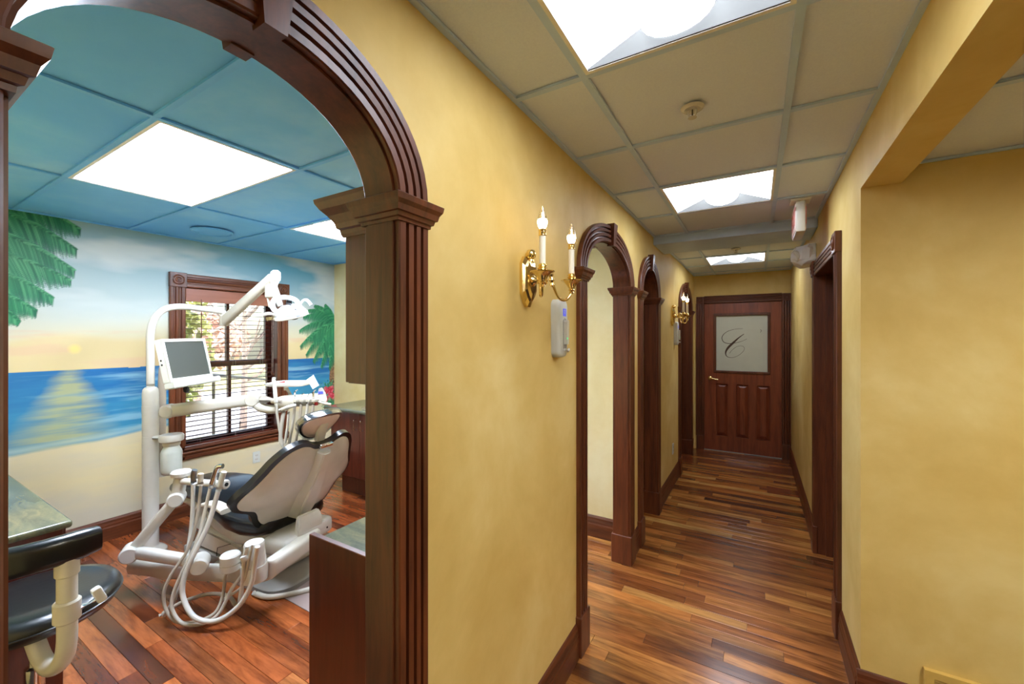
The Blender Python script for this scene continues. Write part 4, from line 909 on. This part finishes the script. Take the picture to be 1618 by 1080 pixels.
# monitor
BLc, BRc = at(269, 604, 2.80), at(336, 594.4, 3.20)
rx = (BRc-BLc).normalized(); r_ = at(254, 535.4, 1)-Vector((0, 0, CZ)); TLc = Vector((0, 0, CZ))+r_*((BLc-Vector((0, 0, CZ))).dot(rx)/r_.dot(rx)); upv = (TLc-BLc); upv = (upv-rx*upv.dot(rx)); MH = upv.length; uv = upv.normalized(); nv = rx.cross(uv).normalized()
if nv.x < 0: nv = -nv
MWd = (BRc-BLc).length
mon = empty('monitor', BLc.lerp(BRc, .5), 0, 'flat monitor tilted back on the delivery post showing a dim reflection', 'monitor'); Mi = local(mon)
def slab(bm, x0, x1, y0, y1, n0, n1, bev=0):
    R = [BLc+rx*x+uv*y for x, y in ((x0, y0), (x1, y0), (x1, y1), (x0, y1))]
    tb = BM(); loft(tb, [[p+nv*n0 for p in R], [p+nv*n1 for p in R]])
    if bev: bmesh.ops.bevel(tb, geom=tb.edges[:], offset=bev, segments=2, affect='EDGES')
    me = bpy.data.meshes.new('t'); tb.to_mesh(me); tb.free(); bm.from_mesh(me); bpy.data.meshes.remove(me); return bm
bz = .020
bm = BM(); slab(bm, 0, MWd, 0, MH, -.05, -.004, .004); slab(bm, MWd*.1, MWd*.9, MH*.15, MH*.85, -.085, -.05, .01); add(mon, Mi, 'housing', bm, M['device'], 40)
bm = BM()
for a in ((0, bz, 0, MH), (MWd-bz, MWd, 0, MH), (bz, MWd-bz, 0, bz*1.2), (bz, MWd-bz, MH-bz, MH)): slab(bm, a[0], a[1], a[2], a[3], -.004, .004)
add(mon, Mi, 'bezel', bm, M['white'])
def screen_mat():
    m = bpy.data.materials.new('dark screen'); m.use_nodes = True; b = m.node_tree.nodes['Principled BSDF']; b.inputs['Base Color'].default_value = (.045, .055, .055, 1); b.inputs['Roughness'].default_value = .14; b.inputs['Specular IOR Level'].default_value = .4; return m
bm = BM(); slab(bm, bz, MWd-bz, bz*1.2, MH-bz, -.003, -.001); add(mon, Mi, 'screen', bm, screen_mat())
bm = BM(); slab(bm, -.005, MWd+.045, -.045, -.002, -.045, .03, .006); add(mon, Mi, 'keyboard_shelf', bm, M['device'], 40)
bm = BM(); slab(bm, MWd*.28, MWd*.36, -.085, -.045, -.02, .01, .006); add(mon, Mi, 'tilt_lever', bm, M['dark'])
bm = BM()
for k in range(2): slab(bm, -.0015, .0005, MH*(.50-.1*k), MH*(.54-.1*k), -.035, -.025)
add(mon, Mi, 'side_port', bm, M['dark'])

# water bottle on the post
wb = at(271, 700, 3.10); wb.z = 0
bot = empty('water_bottle', (wb.x, wb.y, .72), 0, 'cloudy water bottle under a white cap hanging from the delivery post', 'bottle'); Mi = local(bot)
bm = BM(); lathe(bm, [(0, .60), (.05, .60), (.062, .615), (.064, .63), (.066, .76), (.062, .775), (.05, .80), (.045, .815), (.0, .82)], wb, (0, 0, 1), 24); add(bot, Mi, 'bottle', bm, M['cloudy'], 40)
bm = BM(); lathe(bm, [(.05, .812), (.055, .82), (.055, .838), (.075, .85), (.077, .885), (.068, .897), (0, .90)], wb, (0, 0, 1), 24); tube(bm, [wb+Vector((0, 0, .87)), Vector((PO.x, PO.y, .87))], .028, 12); add(bot, Mi, 'cap', bm, M['white'], 40)

# ------------------------------------------------------------------ instrument tray over the chair
tr = empty('instrument_tray', at(480, 640, 3.2), 0, 'ivory delivery head with instruments and hoses above the chair beside the window', 'instrument tray'); Mi = local(tr)
bm = BM(); tube(bm, spline([J1, at(408, 640, 3.2), at(418, 645, 3.2), at(436, 646, 3.18), at(452, 642, 3.16)], 5), [.036]*10+[.034]*11, 14); add(tr, Mi, 'elbow_arm', bm, M['white'], 50)
a_, b_ = at(441, 634, 3.16), at(508, 630, 3.22)
bm = BM(); t = (b_-a_).normalized(); x_ = t.cross(Vector((0, 0, 1))).normalized()
loft(bm, [[a_.lerp(b_, f)+x_*u*k+Vector((0, 0, v*k2)) for u, v in rrect(.20, .075, .03, 4)] for f, k, k2 in ((-.06, .5, .7), (0, .85, .95), (.15, 1, 1), (.8, 1, 1), (.96, .9, .95), (1.02, .7, .7))]); add(tr, Mi, 'delivery_head', bm, M['beige'], 50)
bm = BM(); tube(bm, [at(416, 631, 3.2), at(447, 632, 3.1)], [.034, .030], 14); cyl(bm, at(430, 633, 3.12), at(447, 633.5, 3.08), .020, 12, .004); add(tr, Mi, 'side_handle', bm, M['hose2'], 40)
bm = BM(); tube(bm, spline([at(443, 648, 3.05), at(455, 643, 3.03), at(468, 640, 3.05)], 4), .014, 10); add(tr, Mi, 'front_handle', bm, M['white'], 50)
# flat tool tray above
a_, b_ = at(429, 606.5, 3.3), at(490, 605.5, 3.3); t = (b_-a_).normalized(); x_ = t.cross(Vector((0, 0, 1))).normalized()
bm = BM(); loft(bm, [[a_+t*(((b_-a_).length/2)+u)+x_*v+Vector((0, 0, z)) for u, v in rrect((b_-a_).length-o, .24-o, .03, 4)] for z, o in ((-.014, .05), (-.004, .012), (.012, 0), (.016, 0), (.012, .02), (.002, .04))]); add(tr, Mi, 'tool_tray', bm, M['white2'], 40)
bm = BM(); cyl(bm, at(452, 608, 3.3), at(452, 616, 3.3), .016, 12); tube(bm, [at(452, 612, 3.3), at(462, 628, 3.25)], .014, 8); add(tr, Mi, 'tray_support', bm, M['white'], 40)
bm = BM(); tube(bm, [at(431, 604.5, 3.25), at(450, 603, 3.25)], .008, 8); add(tr, Mi, 'red_probe', bm, M['red'], 40)
# keypad with a blue display, tissue tucked behind
bm = BM(); P = [(504, 613), (509, 611.5), (514.5, 620), (517, 630), (515.5, 634), (506, 634), (500, 628)]
loft(bm, [[at(u, v, 3.12) for u, v in P], [at(u, v, 3.17) for u, v in P]]); tri(bm); add(tr, Mi, 'keypad', bm, M['white2'])
bm = BM(); P = [(502, 618.3), (510, 617.8), (511, 621.6), (503, 622.2)]; loft(bm, [[at(u, v, 3.116) for u, v in P], [at(u, v, 3.122) for u, v in P]]); add(tr, Mi, 'display', bm, M['blue'])
bm = BM(); P = [(485, 600), (495.5, 592), (504, 608), (494, 614.5), (489.5, 607)]
r = random.Random(2); loft(bm, [[at(u+r.uniform(-.5, .5), v+r.uniform(-.5, .5), d) for u, v in P] for d in (3.10, 3.12, 3.15)]); tri(bm); tag(mesh_obj('paper_towel', bm, M['paper']), 'crumpled white paper stuck on the delivery head above its keypad', 'paper')
bm = BM(); cyl(bm, at(499, 634, 3.1), at(499, 640, 3.1), .016, 12, .003); add(tr, Mi, 'red_knob', bm, M['red'], 40)
bm = BM(); tube(bm, [at(503, 634, 3.1), at(513, 637, 3.1), at(523, 639, 3.1)], [.014, .012, .010], 8); add(tr, Mi, 'foot_lever', bm, M['hose2'], 40)
for i, u in enumerate((466, 476, 486, 495)):
    v0 = 616 if i in (0, 3) else 622
    bm = BM(); tube(bm, [at(u, 637, 3.08), at(u, v0+3, 3.08)], .008, 8); tube(bm, [at(u, v0+4, 3.08), at(u+2, v0, 3.07), at(u+4, v0-.5, 3.07)], .005, 6); hp = add(tr, Mi, 'handpiece', bm, M['chrome'], 40)
    bm = BM(); box(bm, (-.022, -.02, -.012), (.022, .02, .012), .004); bm.transform(Matrix.Translation(at(u+3, 632, 3.07))); add(hp, Mi, 'holder', bm, M['beige'], 40)
    bm = BM(); tube(bm, spline([at(u, 637, 3.08), at(u-1, 650, 3.07), at(u-4, 672, 3.06), at(u-9, 700, 3.1)], 5), .010, 8); add(hp, Mi, 'tube', bm, M['hose2' if i % 2 else 'hose'], 50)
bm = BM(); tube(bm, spline([at(433, 596, 3.02), at(432.5, 601, 3.02), at(434, 612, 3.02), at(436, 635, 3.02)], 4), [.012]*4+[.014]*9, 8); sy = add(tr, Mi, 'air_syringe', bm, M['white2'], 50)
for P in ([(436, 635), (438, 655), (442, 680), (447, 702)], [(450, 648), (446, 672), (444, 695), (447, 706)], [(447, 650), (443, 680), (442, 700)], [(456, 650), (454, 675), (450, 700)]):
    bm = BM(); tube(bm, spline([at(u, v, 3.05) for u, v in P], 5), .009, 8); add(tr, Mi, 'tube', bm, M['hose'], 50)

# ------------------------------------------------------------------ assistant's arm low behind the chair
asx = empty('suction_unit', at(400, 890, 2.42), 0, 'low white jointed arm holding suction hoses at the left of the dental chair', 'instrument arm'); Mi = local(asx)
Aj = at(207, 872, 2.58); El = at(279.5, 786, 2.62)
rear = Vector((-2.60, 1.72, .27))
bm = BM(); Pb = [at(216, 893, 2.66), at(300, 902, 2.56), at(372, 905, 2.46), at(412, 905, 2.43), at(432, 893, 2.47), at(462, 872, 2.60), rear]
loft(bm, [[p+Vector((0, 0, b))+(Vector((a*.7, a*.7, 0)) if i > 3 else Vector((0, a, 0))) for a, b in rrect(.10, .105 if i > 2 else .085, .03, 3)] for i, p in enumerate(spline(Pb, 5))]); add(asx, Mi, 'support_beam', bm, M['white'], 50)
bm = arm(BM(), at(216, 872, 2.58), at(316, 888, 2.45), .06, .075, .055, .07); add(asx, Mi, 'lower_arm', bm, M['white2'], 50)
bm = arm(BM(), Aj, El, .05, .062, .05, .062); add(asx, Mi, 'upper_arm', bm, M['white'], 50)
vd = Vector((.80, -.45, .0)).normalized(); c0 = at(316, 889, 2.42)
for p_, r_ in ((Aj, .05), (El, .045), (c0, .048)): add(asx, Mi, 'joint', cyl(BM(), p_-vd*.05, p_+vd*.06, r_, 22, .008), M['white2'], 40)
top = at(286.5, 748, 2.62)
bm = BM(); cyl(bm, El+Vector((.01, 0, .01)), top, .036, 18, .004); lathe(bm, [(.034, -.02), (.052, -.012), (.056, .0), (.056, .012), (.048, .02), (0, .022)], top, (0, 0, 1), 24); add(asx, Mi, 'pivot_head', bm, M['white2'], 40)
b0, b1 = at(289, 760, 2.6), at(352, 764.5, 2.5)
bm = BM(); cyl(bm, b0, b1, .021, 14, .004); cyl(bm, b1-(b1-b0).normalized()*.02, b1+(b1-b0).normalized()*.03, .028, 16, .004); add(asx, Mi, 'holder_bar', bm, M['white'], 40)
bm = BM(); dn = (b1-b0).normalized(); cyl(bm, b1+dn*.028, b1+dn*.032, .012, 12); add(asx, Mi, 'bar_end', bm, M['dark'])
bk = at(364, 886, 2.40); bm = BM(); lathe(bm, [(.048, -.05), (.052, -.046), (.052, -.012), (.049, -.011), (.049, -.008), (.053, -.007), (.053, .036), (.046, .044), (0, .046)], bk, (0, 0, 1), 22); add(asx, Mi, 'selector_block', bm, M['white2'], 40)
tw = at(402, 890, 2.40); bm = BM(); lathe(bm, [(.068, -.09), (.07, -.02), (.066, .0), (.062, .0), (.052, .10), (.054, .118), (.048, .128), (0, .13)], tw, (0, 0, 1), 24); add(asx, Mi, 'hose_tower', bm, M['white2'], 40)
def hang(P, r, m, nm='hose'):
    bm = BM(); tube(bm, spline([at(*p) for p in P], 7), r, 10); return add(asx, Mi, nm, bm, m, 60)
hang([(305, 745, 2.5), (305, 765, 2.5), (304, 810, 2.48), (300, 850, 2.46), (290, 900, 2.40), (276, 945, 2.36), (259, 972, 2.36)], .011, M['white2'])
hang([(317, 752, 2.5), (317, 772, 2.5), (311, 820, 2.46), (298, 865, 2.42), (272, 905, 2.36), (259, 935, 2.33), (262, 962, 2.32), (280, 982, 2.30), (312, 981, 2.31), (340, 967, 2.35), (352, 940, 2.40), (356, 912, 2.41), (362, 902, 2.42)], .009, M['hose2'])
hang([(341, 742, 2.48), (332, 772, 2.48), (322, 815, 2.45), (312, 855, 2.41), (290, 900, 2.36), (275, 935, 2.33), (272, 962, 2.31), (288, 984, 2.29), (318, 985, 2.30), (345, 970, 2.34), (366, 930, 2.38), (384, 905, 2.40), (392, 872, 2.36)], .010, M['hose'])
hang([(351, 748, 2.46), (344, 778, 2.46), (328, 830, 2.42), (304, 880, 2.36), (290, 915, 2.33), (290, 945, 2.31), (308, 975, 2.28), (342, 980, 2.28), (376, 958, 2.31), (396, 925, 2.33), (402, 895, 2.34), (407, 863, 2.33)], .0135, M['white2'])
hang([(391, 862, 2.33), (386, 885, 2.33), (384, 915, 2.34), (379, 950, 2.36)], .012, M['white2'])
hang([(399, 860, 2.33), (392, 890, 2.33), (383, 925, 2.35), (350, 948, 2.45)], .007, M['hose'])
hang([(252, 972, 2.37), (290, 950, 2.43), (330, 938, 2.48), (360, 941, 2.47), (372, 955, 2.40)], .011, M['hose2'])
bm = BM(); lathe(bm, [(.016, 0), (.019, .004), (.019, .03), (.012, .034), (0, .034)], at(388, 886, 2.325), (-.3, -.2, .95), 12); add(asx, Mi, 'valve', bm, M['white2'], 40)
for P, m in (([(306, 764, 2.47), (306, 748, 2.47), (308, 742, 2.47)], 'steel'), ([(317, 766, 2.47), (317, 752, 2.47), (317.5, 748, 2.47)], 'hose2'), ([(333, 770, 2.45), (339, 752, 2.45), (344, 738, 2.45), (352, 736, 2.45)], 'chrome'), ([(345, 775, 2.43), (351, 755, 2.43), (354, 745, 2.43)], 'device')):
    bm = BM(); tube(bm, spline([at(*p) for p in P], 3), .015, 10); add(asx, Mi, 'suction_tip', bm, M[m], 50)

tag(mbox('floor_mat', (-2.58, 1.48, .0006), (-1.75, 2.3, .005), mat('mauve grey vinyl mat', (150, 132, 128), .3), None, .001), 'mauve grey vinyl mat on the floor beside the dental chair base', 'mat')

# ------------------------------------------------------------------ stool
SC = Vector((-2.43, .431, 0)); st = empty('assistant_stool', SC, 0, 'black vinyl stool with curved arm pad on a white J-shaped tube at the left edge', 'stool'); Mi = local(st)
bm = BM(); lathe(bm, [(0, .535), (.17, .53), (.232, .545), (.248, .57), (.249, .592), (.235, .612), (.20, .62), (.12, .616), (0, .612)], SC, (0, 0, 1), 40); add(st, Mi, 'seat', bm, M['black'], 60)
bm = BM(); lathe(bm, [(.2515, .576), (.2535, .579), (.2515, .582)], SC, (0, 0, 1), 40); add(st, Mi, 'seam_piping', bm, M['black'], 60)
bm = BM(); R = .37; P = [SC+Vector((R*math.cos(a), R*math.sin(a), .895)) for a in [math.radians(14-115*k/16) for k in range(17)]]
lo = []
for i, p in enumerate(P):
    rd = (p-SC); rd.z = 0; rd.normalize(); k = min(1, .88+.12*min(i, 16-i)/1.0); lo.append([p+rd*a*k+Vector((0, 0, b*k)) for a, b in rrect(.060, .100, .026, 4)])
loft(bm, lo); add(st, Mi, 'arm_pad', bm, M['black'], 60)
JX = SC+Vector((.365, .01, 0))
bm = BM(); tube(bm, spline([JX+Vector((0, 0, .86)), JX+Vector((0, 0, .70)), JX+Vector((0, 0, .575)), JX+Vector((-.025, -.005, .50)), JX+Vector((-.09, -.02, .455)), JX+Vector((-.16, -.03, .47)), JX+Vector((-.21, -.04, .53))], 6), .027, 16); add(st, Mi, 'support_tube', bm, M['white'], 60)
bm = BM(); cyl(bm, JX+Vector((0, 0, .64)), JX+Vector((0, 0, .715)), .036, 20, .006); add(st, Mi, 'clamp_collar', bm, M['white'], 40)
bm = BM(); cyl(bm, JX+Vector((0, 0, .80)), JX+Vector((0, 0, .862)), .032, 20, .004); add(st, Mi, 'upper_sleeve', bm, M['white'], 40)
bm = BM(); tube(bm, [JX+Vector((.01, .03, .675)), JX+Vector((.02, .07, .685))], .010, 8); add(st, Mi, 'clamp_bolt', bm, M['chrome'], 40)
bm = BM(); box(bm, (-.016, -.014, -.03), (.016, .014, .03), .008, 2); bm.transform(Matrix.Translation(JX+Vector((.022, .075, .70))) @ Matrix.Rotation(.35, 4, 'X')); add(st, Mi, 'clamp_knob', bm, M['white2'], 40)
bm = BM(); lathe(bm, [(.028, .09), (.028, .34), (.016, .345), (.016, .50), (.09, .505), (.09, .531), (0, .531)], SC, (0, 0, 1), 20); add(st, Mi, 'gas_column', bm, M['chrome'], 40)
for k in range(5):
    a = 2*PI*k/5+.5; a -= .75; e = SC+Vector((.20*math.cos(a), .20*math.sin(a), .075)); bm = BM(); tube(bm, [SC+Vector((0, 0, .12)), e], [.026, .018], 10); add(st, Mi, 'foot', bm, M['white'], 40)
    pp = Vector((-math.sin(a), math.cos(a), 0)); c = Vector((e.x, e.y, .028)); bm = BM(); cyl(bm, c-pp*.016, c+pp*.016, .027, 16, .004); tube(bm, [c, e], .008, 8); add(st, Mi, 'caster', bm, M['rubber'], 40)

# ------------------------------------------------------------------ wall sconces
def sconce(y, label):
    root = empty('wall_sconce', (XL, y, 1.86), 0, label, 'wall sconce', 'brass candle sconces of the hall')
    bm = BM(); hexo = [(.052, .055), (.030, .085), (-.030, .085), (-.052, .055), (-.052, -.060), (-.030, -.095), (-.012, -.112), (.012, -.112), (.030, -.095), (.052, -.060)]
    loft(bm, [[(x, p*k, q*k) for p, q in hexo] for x, k in ((.0005, 1), (.014, 1), (.022, .82), (.030, .74), (.034, .55))]); mesh_obj('backplate', bm, M['brass'], root)
    bm = BM(); lathe(bm, [(.0, .115), (.014, .112), (.022, .098), (.020, .085), (.010, .078), (.014, .072), (.014, .062), (0, .06)], (.022, 0, 0), (0, 0, 1), 16); mesh_obj('finial', bm, M['brass'], root, 50)
    bm = BM(); lathe(bm, [(.02, .0), (.022, .008), (.014, .016), (.012, .03), (.02, .036), (.024, .05), (.016, .062), (0, .066)], (.028, 0, -.01), (1, 0, 0), 16); mesh_obj('boss', bm, M['brass'], root, 50)
    for s in (-1, 1):
        C = Vector((.14, s*.133, 0))
        bm = BM(); tube(bm, spline([(.07, s*.004, -.01), (.078, s*.022, .012), (.085, s*.04, .018), (.092, s*.055, -.02), (.105, s*.078, -.07), (.122, s*.105, -.082), (.136, s*.128, -.06), (C.x, C.y, -.018)], 6), .0055, 10)
        q = Vector((.090, s*.050, -.004)); lathe(bm, [(.005, -.03), (.011, -.022), (.006, -.012), (.012, 0), (.006, .012), (.010, .02), (.005, .028)], q, (.05, s*.12, -1), 12); arm_ = mesh_obj('arm', bm, M['brass'], root, 50)
        bm = BM(); lathe(bm, [(.006, -.055), (.012, -.052), (.008, -.045), (.013, -.04), (.009, -.034), (.014, -.028), (.020, -.018), (.030, -.008), (.043, -.002), (.044, .001), (.030, -.001), (.012, .0), (.014, .008), (.018, .012), (.013, .016), (.016, .022), (.011, .028), (0, .028)], C, (0, 0, 1), 24); mesh_obj('drip_pan', bm, M['brass'], root, 40)
        bm = BM(); cyl(bm, C+Vector((0, 0, .026)), C+Vector((0, 0, .128)), .0115, 16, .002); mesh_obj('candle', bm, M['candle'], root, 40)
        bm = BM(); lathe(bm, [(.0125, .126), (.0145, .128), (.0135, .133), (.0135, .146), (.0145, .149), (.011, .15), (0, .15)], C, (0, 0, 1), 16); mesh_obj('socket', bm, M['brass'], root, 40)
        bm = BM(); lathe(bm, [(.010, .150), (.016, .162), (.0185, .174), (.017, .184), (.0, .186)], C, (0, 0, 1), 18); bu = mesh_obj('bulb', bm, M['bulb'], root, 50)
        bm = BM(); lathe(bm, [(.0172, .184), (.0145, .198), (.010, .214), (.005, .228), (0, .236)], C, (0, 0, 1), 18); mesh_obj('bulb_tip', bm, M['bulbtip'], root, 50)
        bm = BM(); tube(bm, [C+Vector((0, 0, .186)), C+Vector((0, 0, .208))], .002, 6); mesh_obj('filament', bm, M['filament'], root)
    return root
sconce(1.438, 'brass two-candle sconce on the hall wall nearest the viewer, between first and second arch')
sconce(4.72, 'brass two-candle sconce farther down the hall, before the last arch')

# ------------------------------------------------------------------ wall devices
def device(y, zc, label):
    root = empty('wall_handset', (XL, y, zc), 0, label, 'wall device', 'pale wall handsets below the sconces')
    bm = BM(); out = rrect(.105, .262, .03, 5); out = [(a*(1-.06*(b < 0)), b) for a, b in out]
    loft(bm, [[(x, a*k, b*k2) for a, b in out] for x, k, k2 in ((.0005, 1, 1), (.026, 1, 1), (.036, .93, .97), (.040, .8, .92))]); mesh_obj('housing', bm, M['device'], root, 40)
    bm = BM(); box(bm, (.0395, -.008, .055), (.0412, .026, .09), .001); mesh_obj('screen', bm, M['blue'], root)
    bm = BM(); box(bm, (.0412, .006, .066), (.0416, .010, .084)); box(bm, (.0412, .002, .081), (.0416, .014, .084)); mesh_obj('screen_mark', bm, M['device'], root)
    bm = BM(); loft(bm, [[(x, .012+a*k, -.025+b*k) for a, b in rrect(.042, .145, .02, 5)] for x, k in ((.0395, 1), (.042, .96))]); mesh_obj('cradle', bm, M['grey'], root)
    bm = BM(); loft(bm, [[(x, .010+a*wk, b) for x, a in ((.042, -.015), (.058, -.011), (.058, .011), (.042, .015))] for b, wk in ((.038, .7), (.03, 1), (-.01, .95), (-.05, .8), (-.072, .6))]); mesh_obj('handset', bm, M['white'], root)
    bm = BM(); lathe(bm, [(.004, 0), (.004, .002), (0, .002)], (.0585, -.002, -.045), (1, 0, 0), 10); mesh_obj('indicator', bm, M['green'], root)
    bm = BM(); tube(bm, [(.05, -.012, -.095), (.056, .012, -.103), (.05, .036, -.095)], .006, 8); mesh_obj('cradle_lip', bm, M['white'], root, 50)
    return root
device(1.722, 1.668, 'pale grey handset with blue screen on the wall below the nearest sconce')
device(4.905, 1.668, 'pale grey handset edge-on below the farther sconce')

def outlet(loc, n, label):
    n = Vector(n); root = empty('wall_outlet', loc, 0, label, 'outlet'); s = Vector((-n.y, n.x, 0))
    f = lambda a, b, d: n*d+s*a+Vector((0, 0, b))
    bm = BM(); loft(bm, [[f(a*k, b*k, d) for a, b in rrect(.072, .116, .006, 2)] for d, k in ((.0004, 1), (.004, 1), (.006, .95))]); mesh_obj('plate', bm, M['device'], root)
    for z in (-.02, .02):
        bm = BM(); loft(bm, [[f(a, b+z, d) for a, b in rrect(.034, .028, .01, 3)] for d in (.0055, .0085)]); so_ = mesh_obj('socket', bm, M['white'], root)
        bm = BM()
        for a in (-.007, .007): loft(bm, [[f(a+p, z+q, d) for p, q in rrect(.003, .011, .001, 1)] for d in (.0084, .0088)])
        mesh_obj('slot', bm, M['dark'], so_)
outlet((XL, 4.795, .40), (1, 0, 0), 'pale outlet low on the hall wall under the farther sconce')
outlet((XM, 2.321, .38), (1, 0, 0), 'ivory outlet under the surgery window behind the chair')

# exit sign hung from the hall ceiling
ex = empty('exit_sign', (.245, 3.36, ZC), 0, 'white exit sign with red letters hanging edge-on from the hall ceiling', 'exit sign')
bm = BM(); box(bm, (-.055, -.17, -.016), (.055, -.05, -.0015), .003); mesh_obj('canopy', bm, M['white'], ex)
bm = BM(); box(bm, (-.026, -.15, -.212), (.026, .15, -.016), .006, 2); sg = mesh_obj('housing', bm, M['white'], ex, 40)
for s in (-1, 1):
    bm = BM(); box(bm, (s*.026, -.138, -.202), (s*.029, .138, -.03), .001); fp = mesh_obj('face_plate', bm, mat('pale pink lit face', (236, 214, 206), .4, emit=(1, .4, .35), strength=.08), ex)
    cu = bpy.data.curves.new('exit', 'FONT'); cu.body = 'EXIT'; cu.size = .15; cu.extrude = .0008; cu.align_x = 'CENTER'; cu.align_y = 'CENTER'; cu.offset = .003
    to = bpy.data.objects.new('tmp', cu); COL.objects.link(to); bpy.context.view_layer.update()
    me = bpy.data.meshes.new_from_object(to.evaluated_get(bpy.context.evaluated_depsgraph_get())); bpy.data.objects.remove(to)
    me.transform(Matrix.Translation((s*.0297, 0, -.116)) @ Matrix.Rotation(s*PI/2, 4, 'Z') @ Matrix.Rotation(PI/2, 4, 'X')); me.materials.clear(); me.materials.append(M['exitred'])
    o = bpy.data.objects.new('exit_lettering', me); COL.objects.link(o); o.parent = ex

# emergency light wrapped in plastic
em = empty('emergency_light', (XR, 4.02, 2.28), 0, 'white emergency light wrapped in milky plastic high on the right wall', 'emergency light')
bm = BM(); box(bm, (-.05, -.13, -.07), (-.0005, .13, .07), .01, 2); mesh_obj('housing', bm, M['device'], em, 40)
for s in (-1, 1):
    bm = BM(); lathe(bm, [(.02, 0), (.035, .02), (.045, .06), (.045, .075), (.04, .08), (0, .08)], (-.055, s*.07, .0), (-1, s*.25, -.25), 18); mesh_obj('lamp_head', bm, M['white'], em, 40)
bm = BM(); r = random.Random(5); lo = []
for x, k in ((-.005, .9), (-.05, 1.0), (-.09, .95), (-.125, .75), (-.15, .4)):
    lo.append([(x+r.uniform(-.008, .008), a*k+r.uniform(-.012, .012), b*k-.01*k+r.uniform(-.012, .012)) for a, b in rrect(.29, .17, .05, 3)])
loft(bm, lo); tri(bm); mesh_obj('plastic_wrap', bm, mat('milky plastic film', (226, 224, 220), .35), em)

# sprinkler heads
def sprinkler(x, y, label):
    root = empty('sprinkler_head', (x, y, ZC), 0, label, 'sprinkler', 'sprinkler heads of the hall')
    bm = BM(); lathe(bm, [(.014, -.004), (.030, -.010), (.040, -.006), (.043, -.0005), (.03, .003), (0, .003)], (0, 0, 0), (0, 0, 1), 24); mesh_obj('escutcheon', bm, M['white2'], root, 40)
    bm = BM(); tube(bm, spline([(-.012, 0, -.005), (-.015, 0, -.02), (-.008, 0, -.034), (0, 0, -.037), (.008, 0, -.034), (.015, 0, -.02), (.012, 0, -.005)], 4), .0035, 6); mesh_obj('frame_arms', bm, M['white2'], root, 40)
    bm = BM(); cyl(bm, (0, 0, -.036), (0, 0, -.008), .0028, 8); mesh_obj('glass_bulb', bm, M['rubber'], root)
    bm = BM(); lathe(bm, [(.016, -.040), (.016, -.038), (0, -.036)], (0, 0, 0), (0, 0, 1), 16); mesh_obj('deflector', bm, M['white2'], root)
sprinkler(-.213, 1.729, 'white sprinkler head in the hall ceiling between the two nearest lights')
sprinkler(-.176, 4.732, 'white sprinkler head in the hall ceiling beyond the white beam')

# ceiling speaker in the surgery
sp = empty('ceiling_speaker', (-3.94, 1.69, ZC), 0, 'round flat ceiling speaker painted sky blue above the mural', 'speaker')
bm = BM(); lathe(bm, [(.15, -.001), (.15, -.008), (.140, -.014), (.130, -.010), (.128, -.006)], (0, 0, 0), (0, 0, 1), 36); mesh_obj('ring', bm, M['skytee'], sp, 40)
bm = BM(); lathe(bm, [(.1295, -.0065), (.05, -.010), (0, -.010)], (0, 0, 0), (0, 0, 1), 36); mesh_obj('grille', bm, M['skytile'], sp, 40)

# floor-level return grille on the alcove wall
vg = empty('wall_vent', (.79, YS, .13), 0, 'yellow painted return air grille low on the broad right wall', 'vent')
x0, x1, z0, z1 = -.195, .195, -.12, .135
bm = BM()
for a, b in (((x0, z1-.028), (x1, z1)), ((x0, z0), (x1, z0+.028)), ((x0, z0+.028), (x0+.028, z1-.028)), ((x1-.028, z0+.028), (x1, z1-.028))): box(bm, (a[0], -.022, a[1]), (b[0], -.0005, b[1]))
mesh_obj('frame', bm, M['wallplate'], vg)
mbox('backing', (x0+.02, -.004, z0+.02), (x1-.02, -.0008, z1-.02), M['dark'], vg)
for k in range(14):
    z = z0+.036+k*(z1-z0-.07)/13; bm = BM(); loft(bm, [[(xx, -.020, z-.003), (xx, -.005, z+.006), (xx, -.004, z+.0045), (xx, -.019, z-.0045)] for xx in (x0+.028, x1-.028)]); mesh_obj('louvre', bm, M['wallplate'], vg)
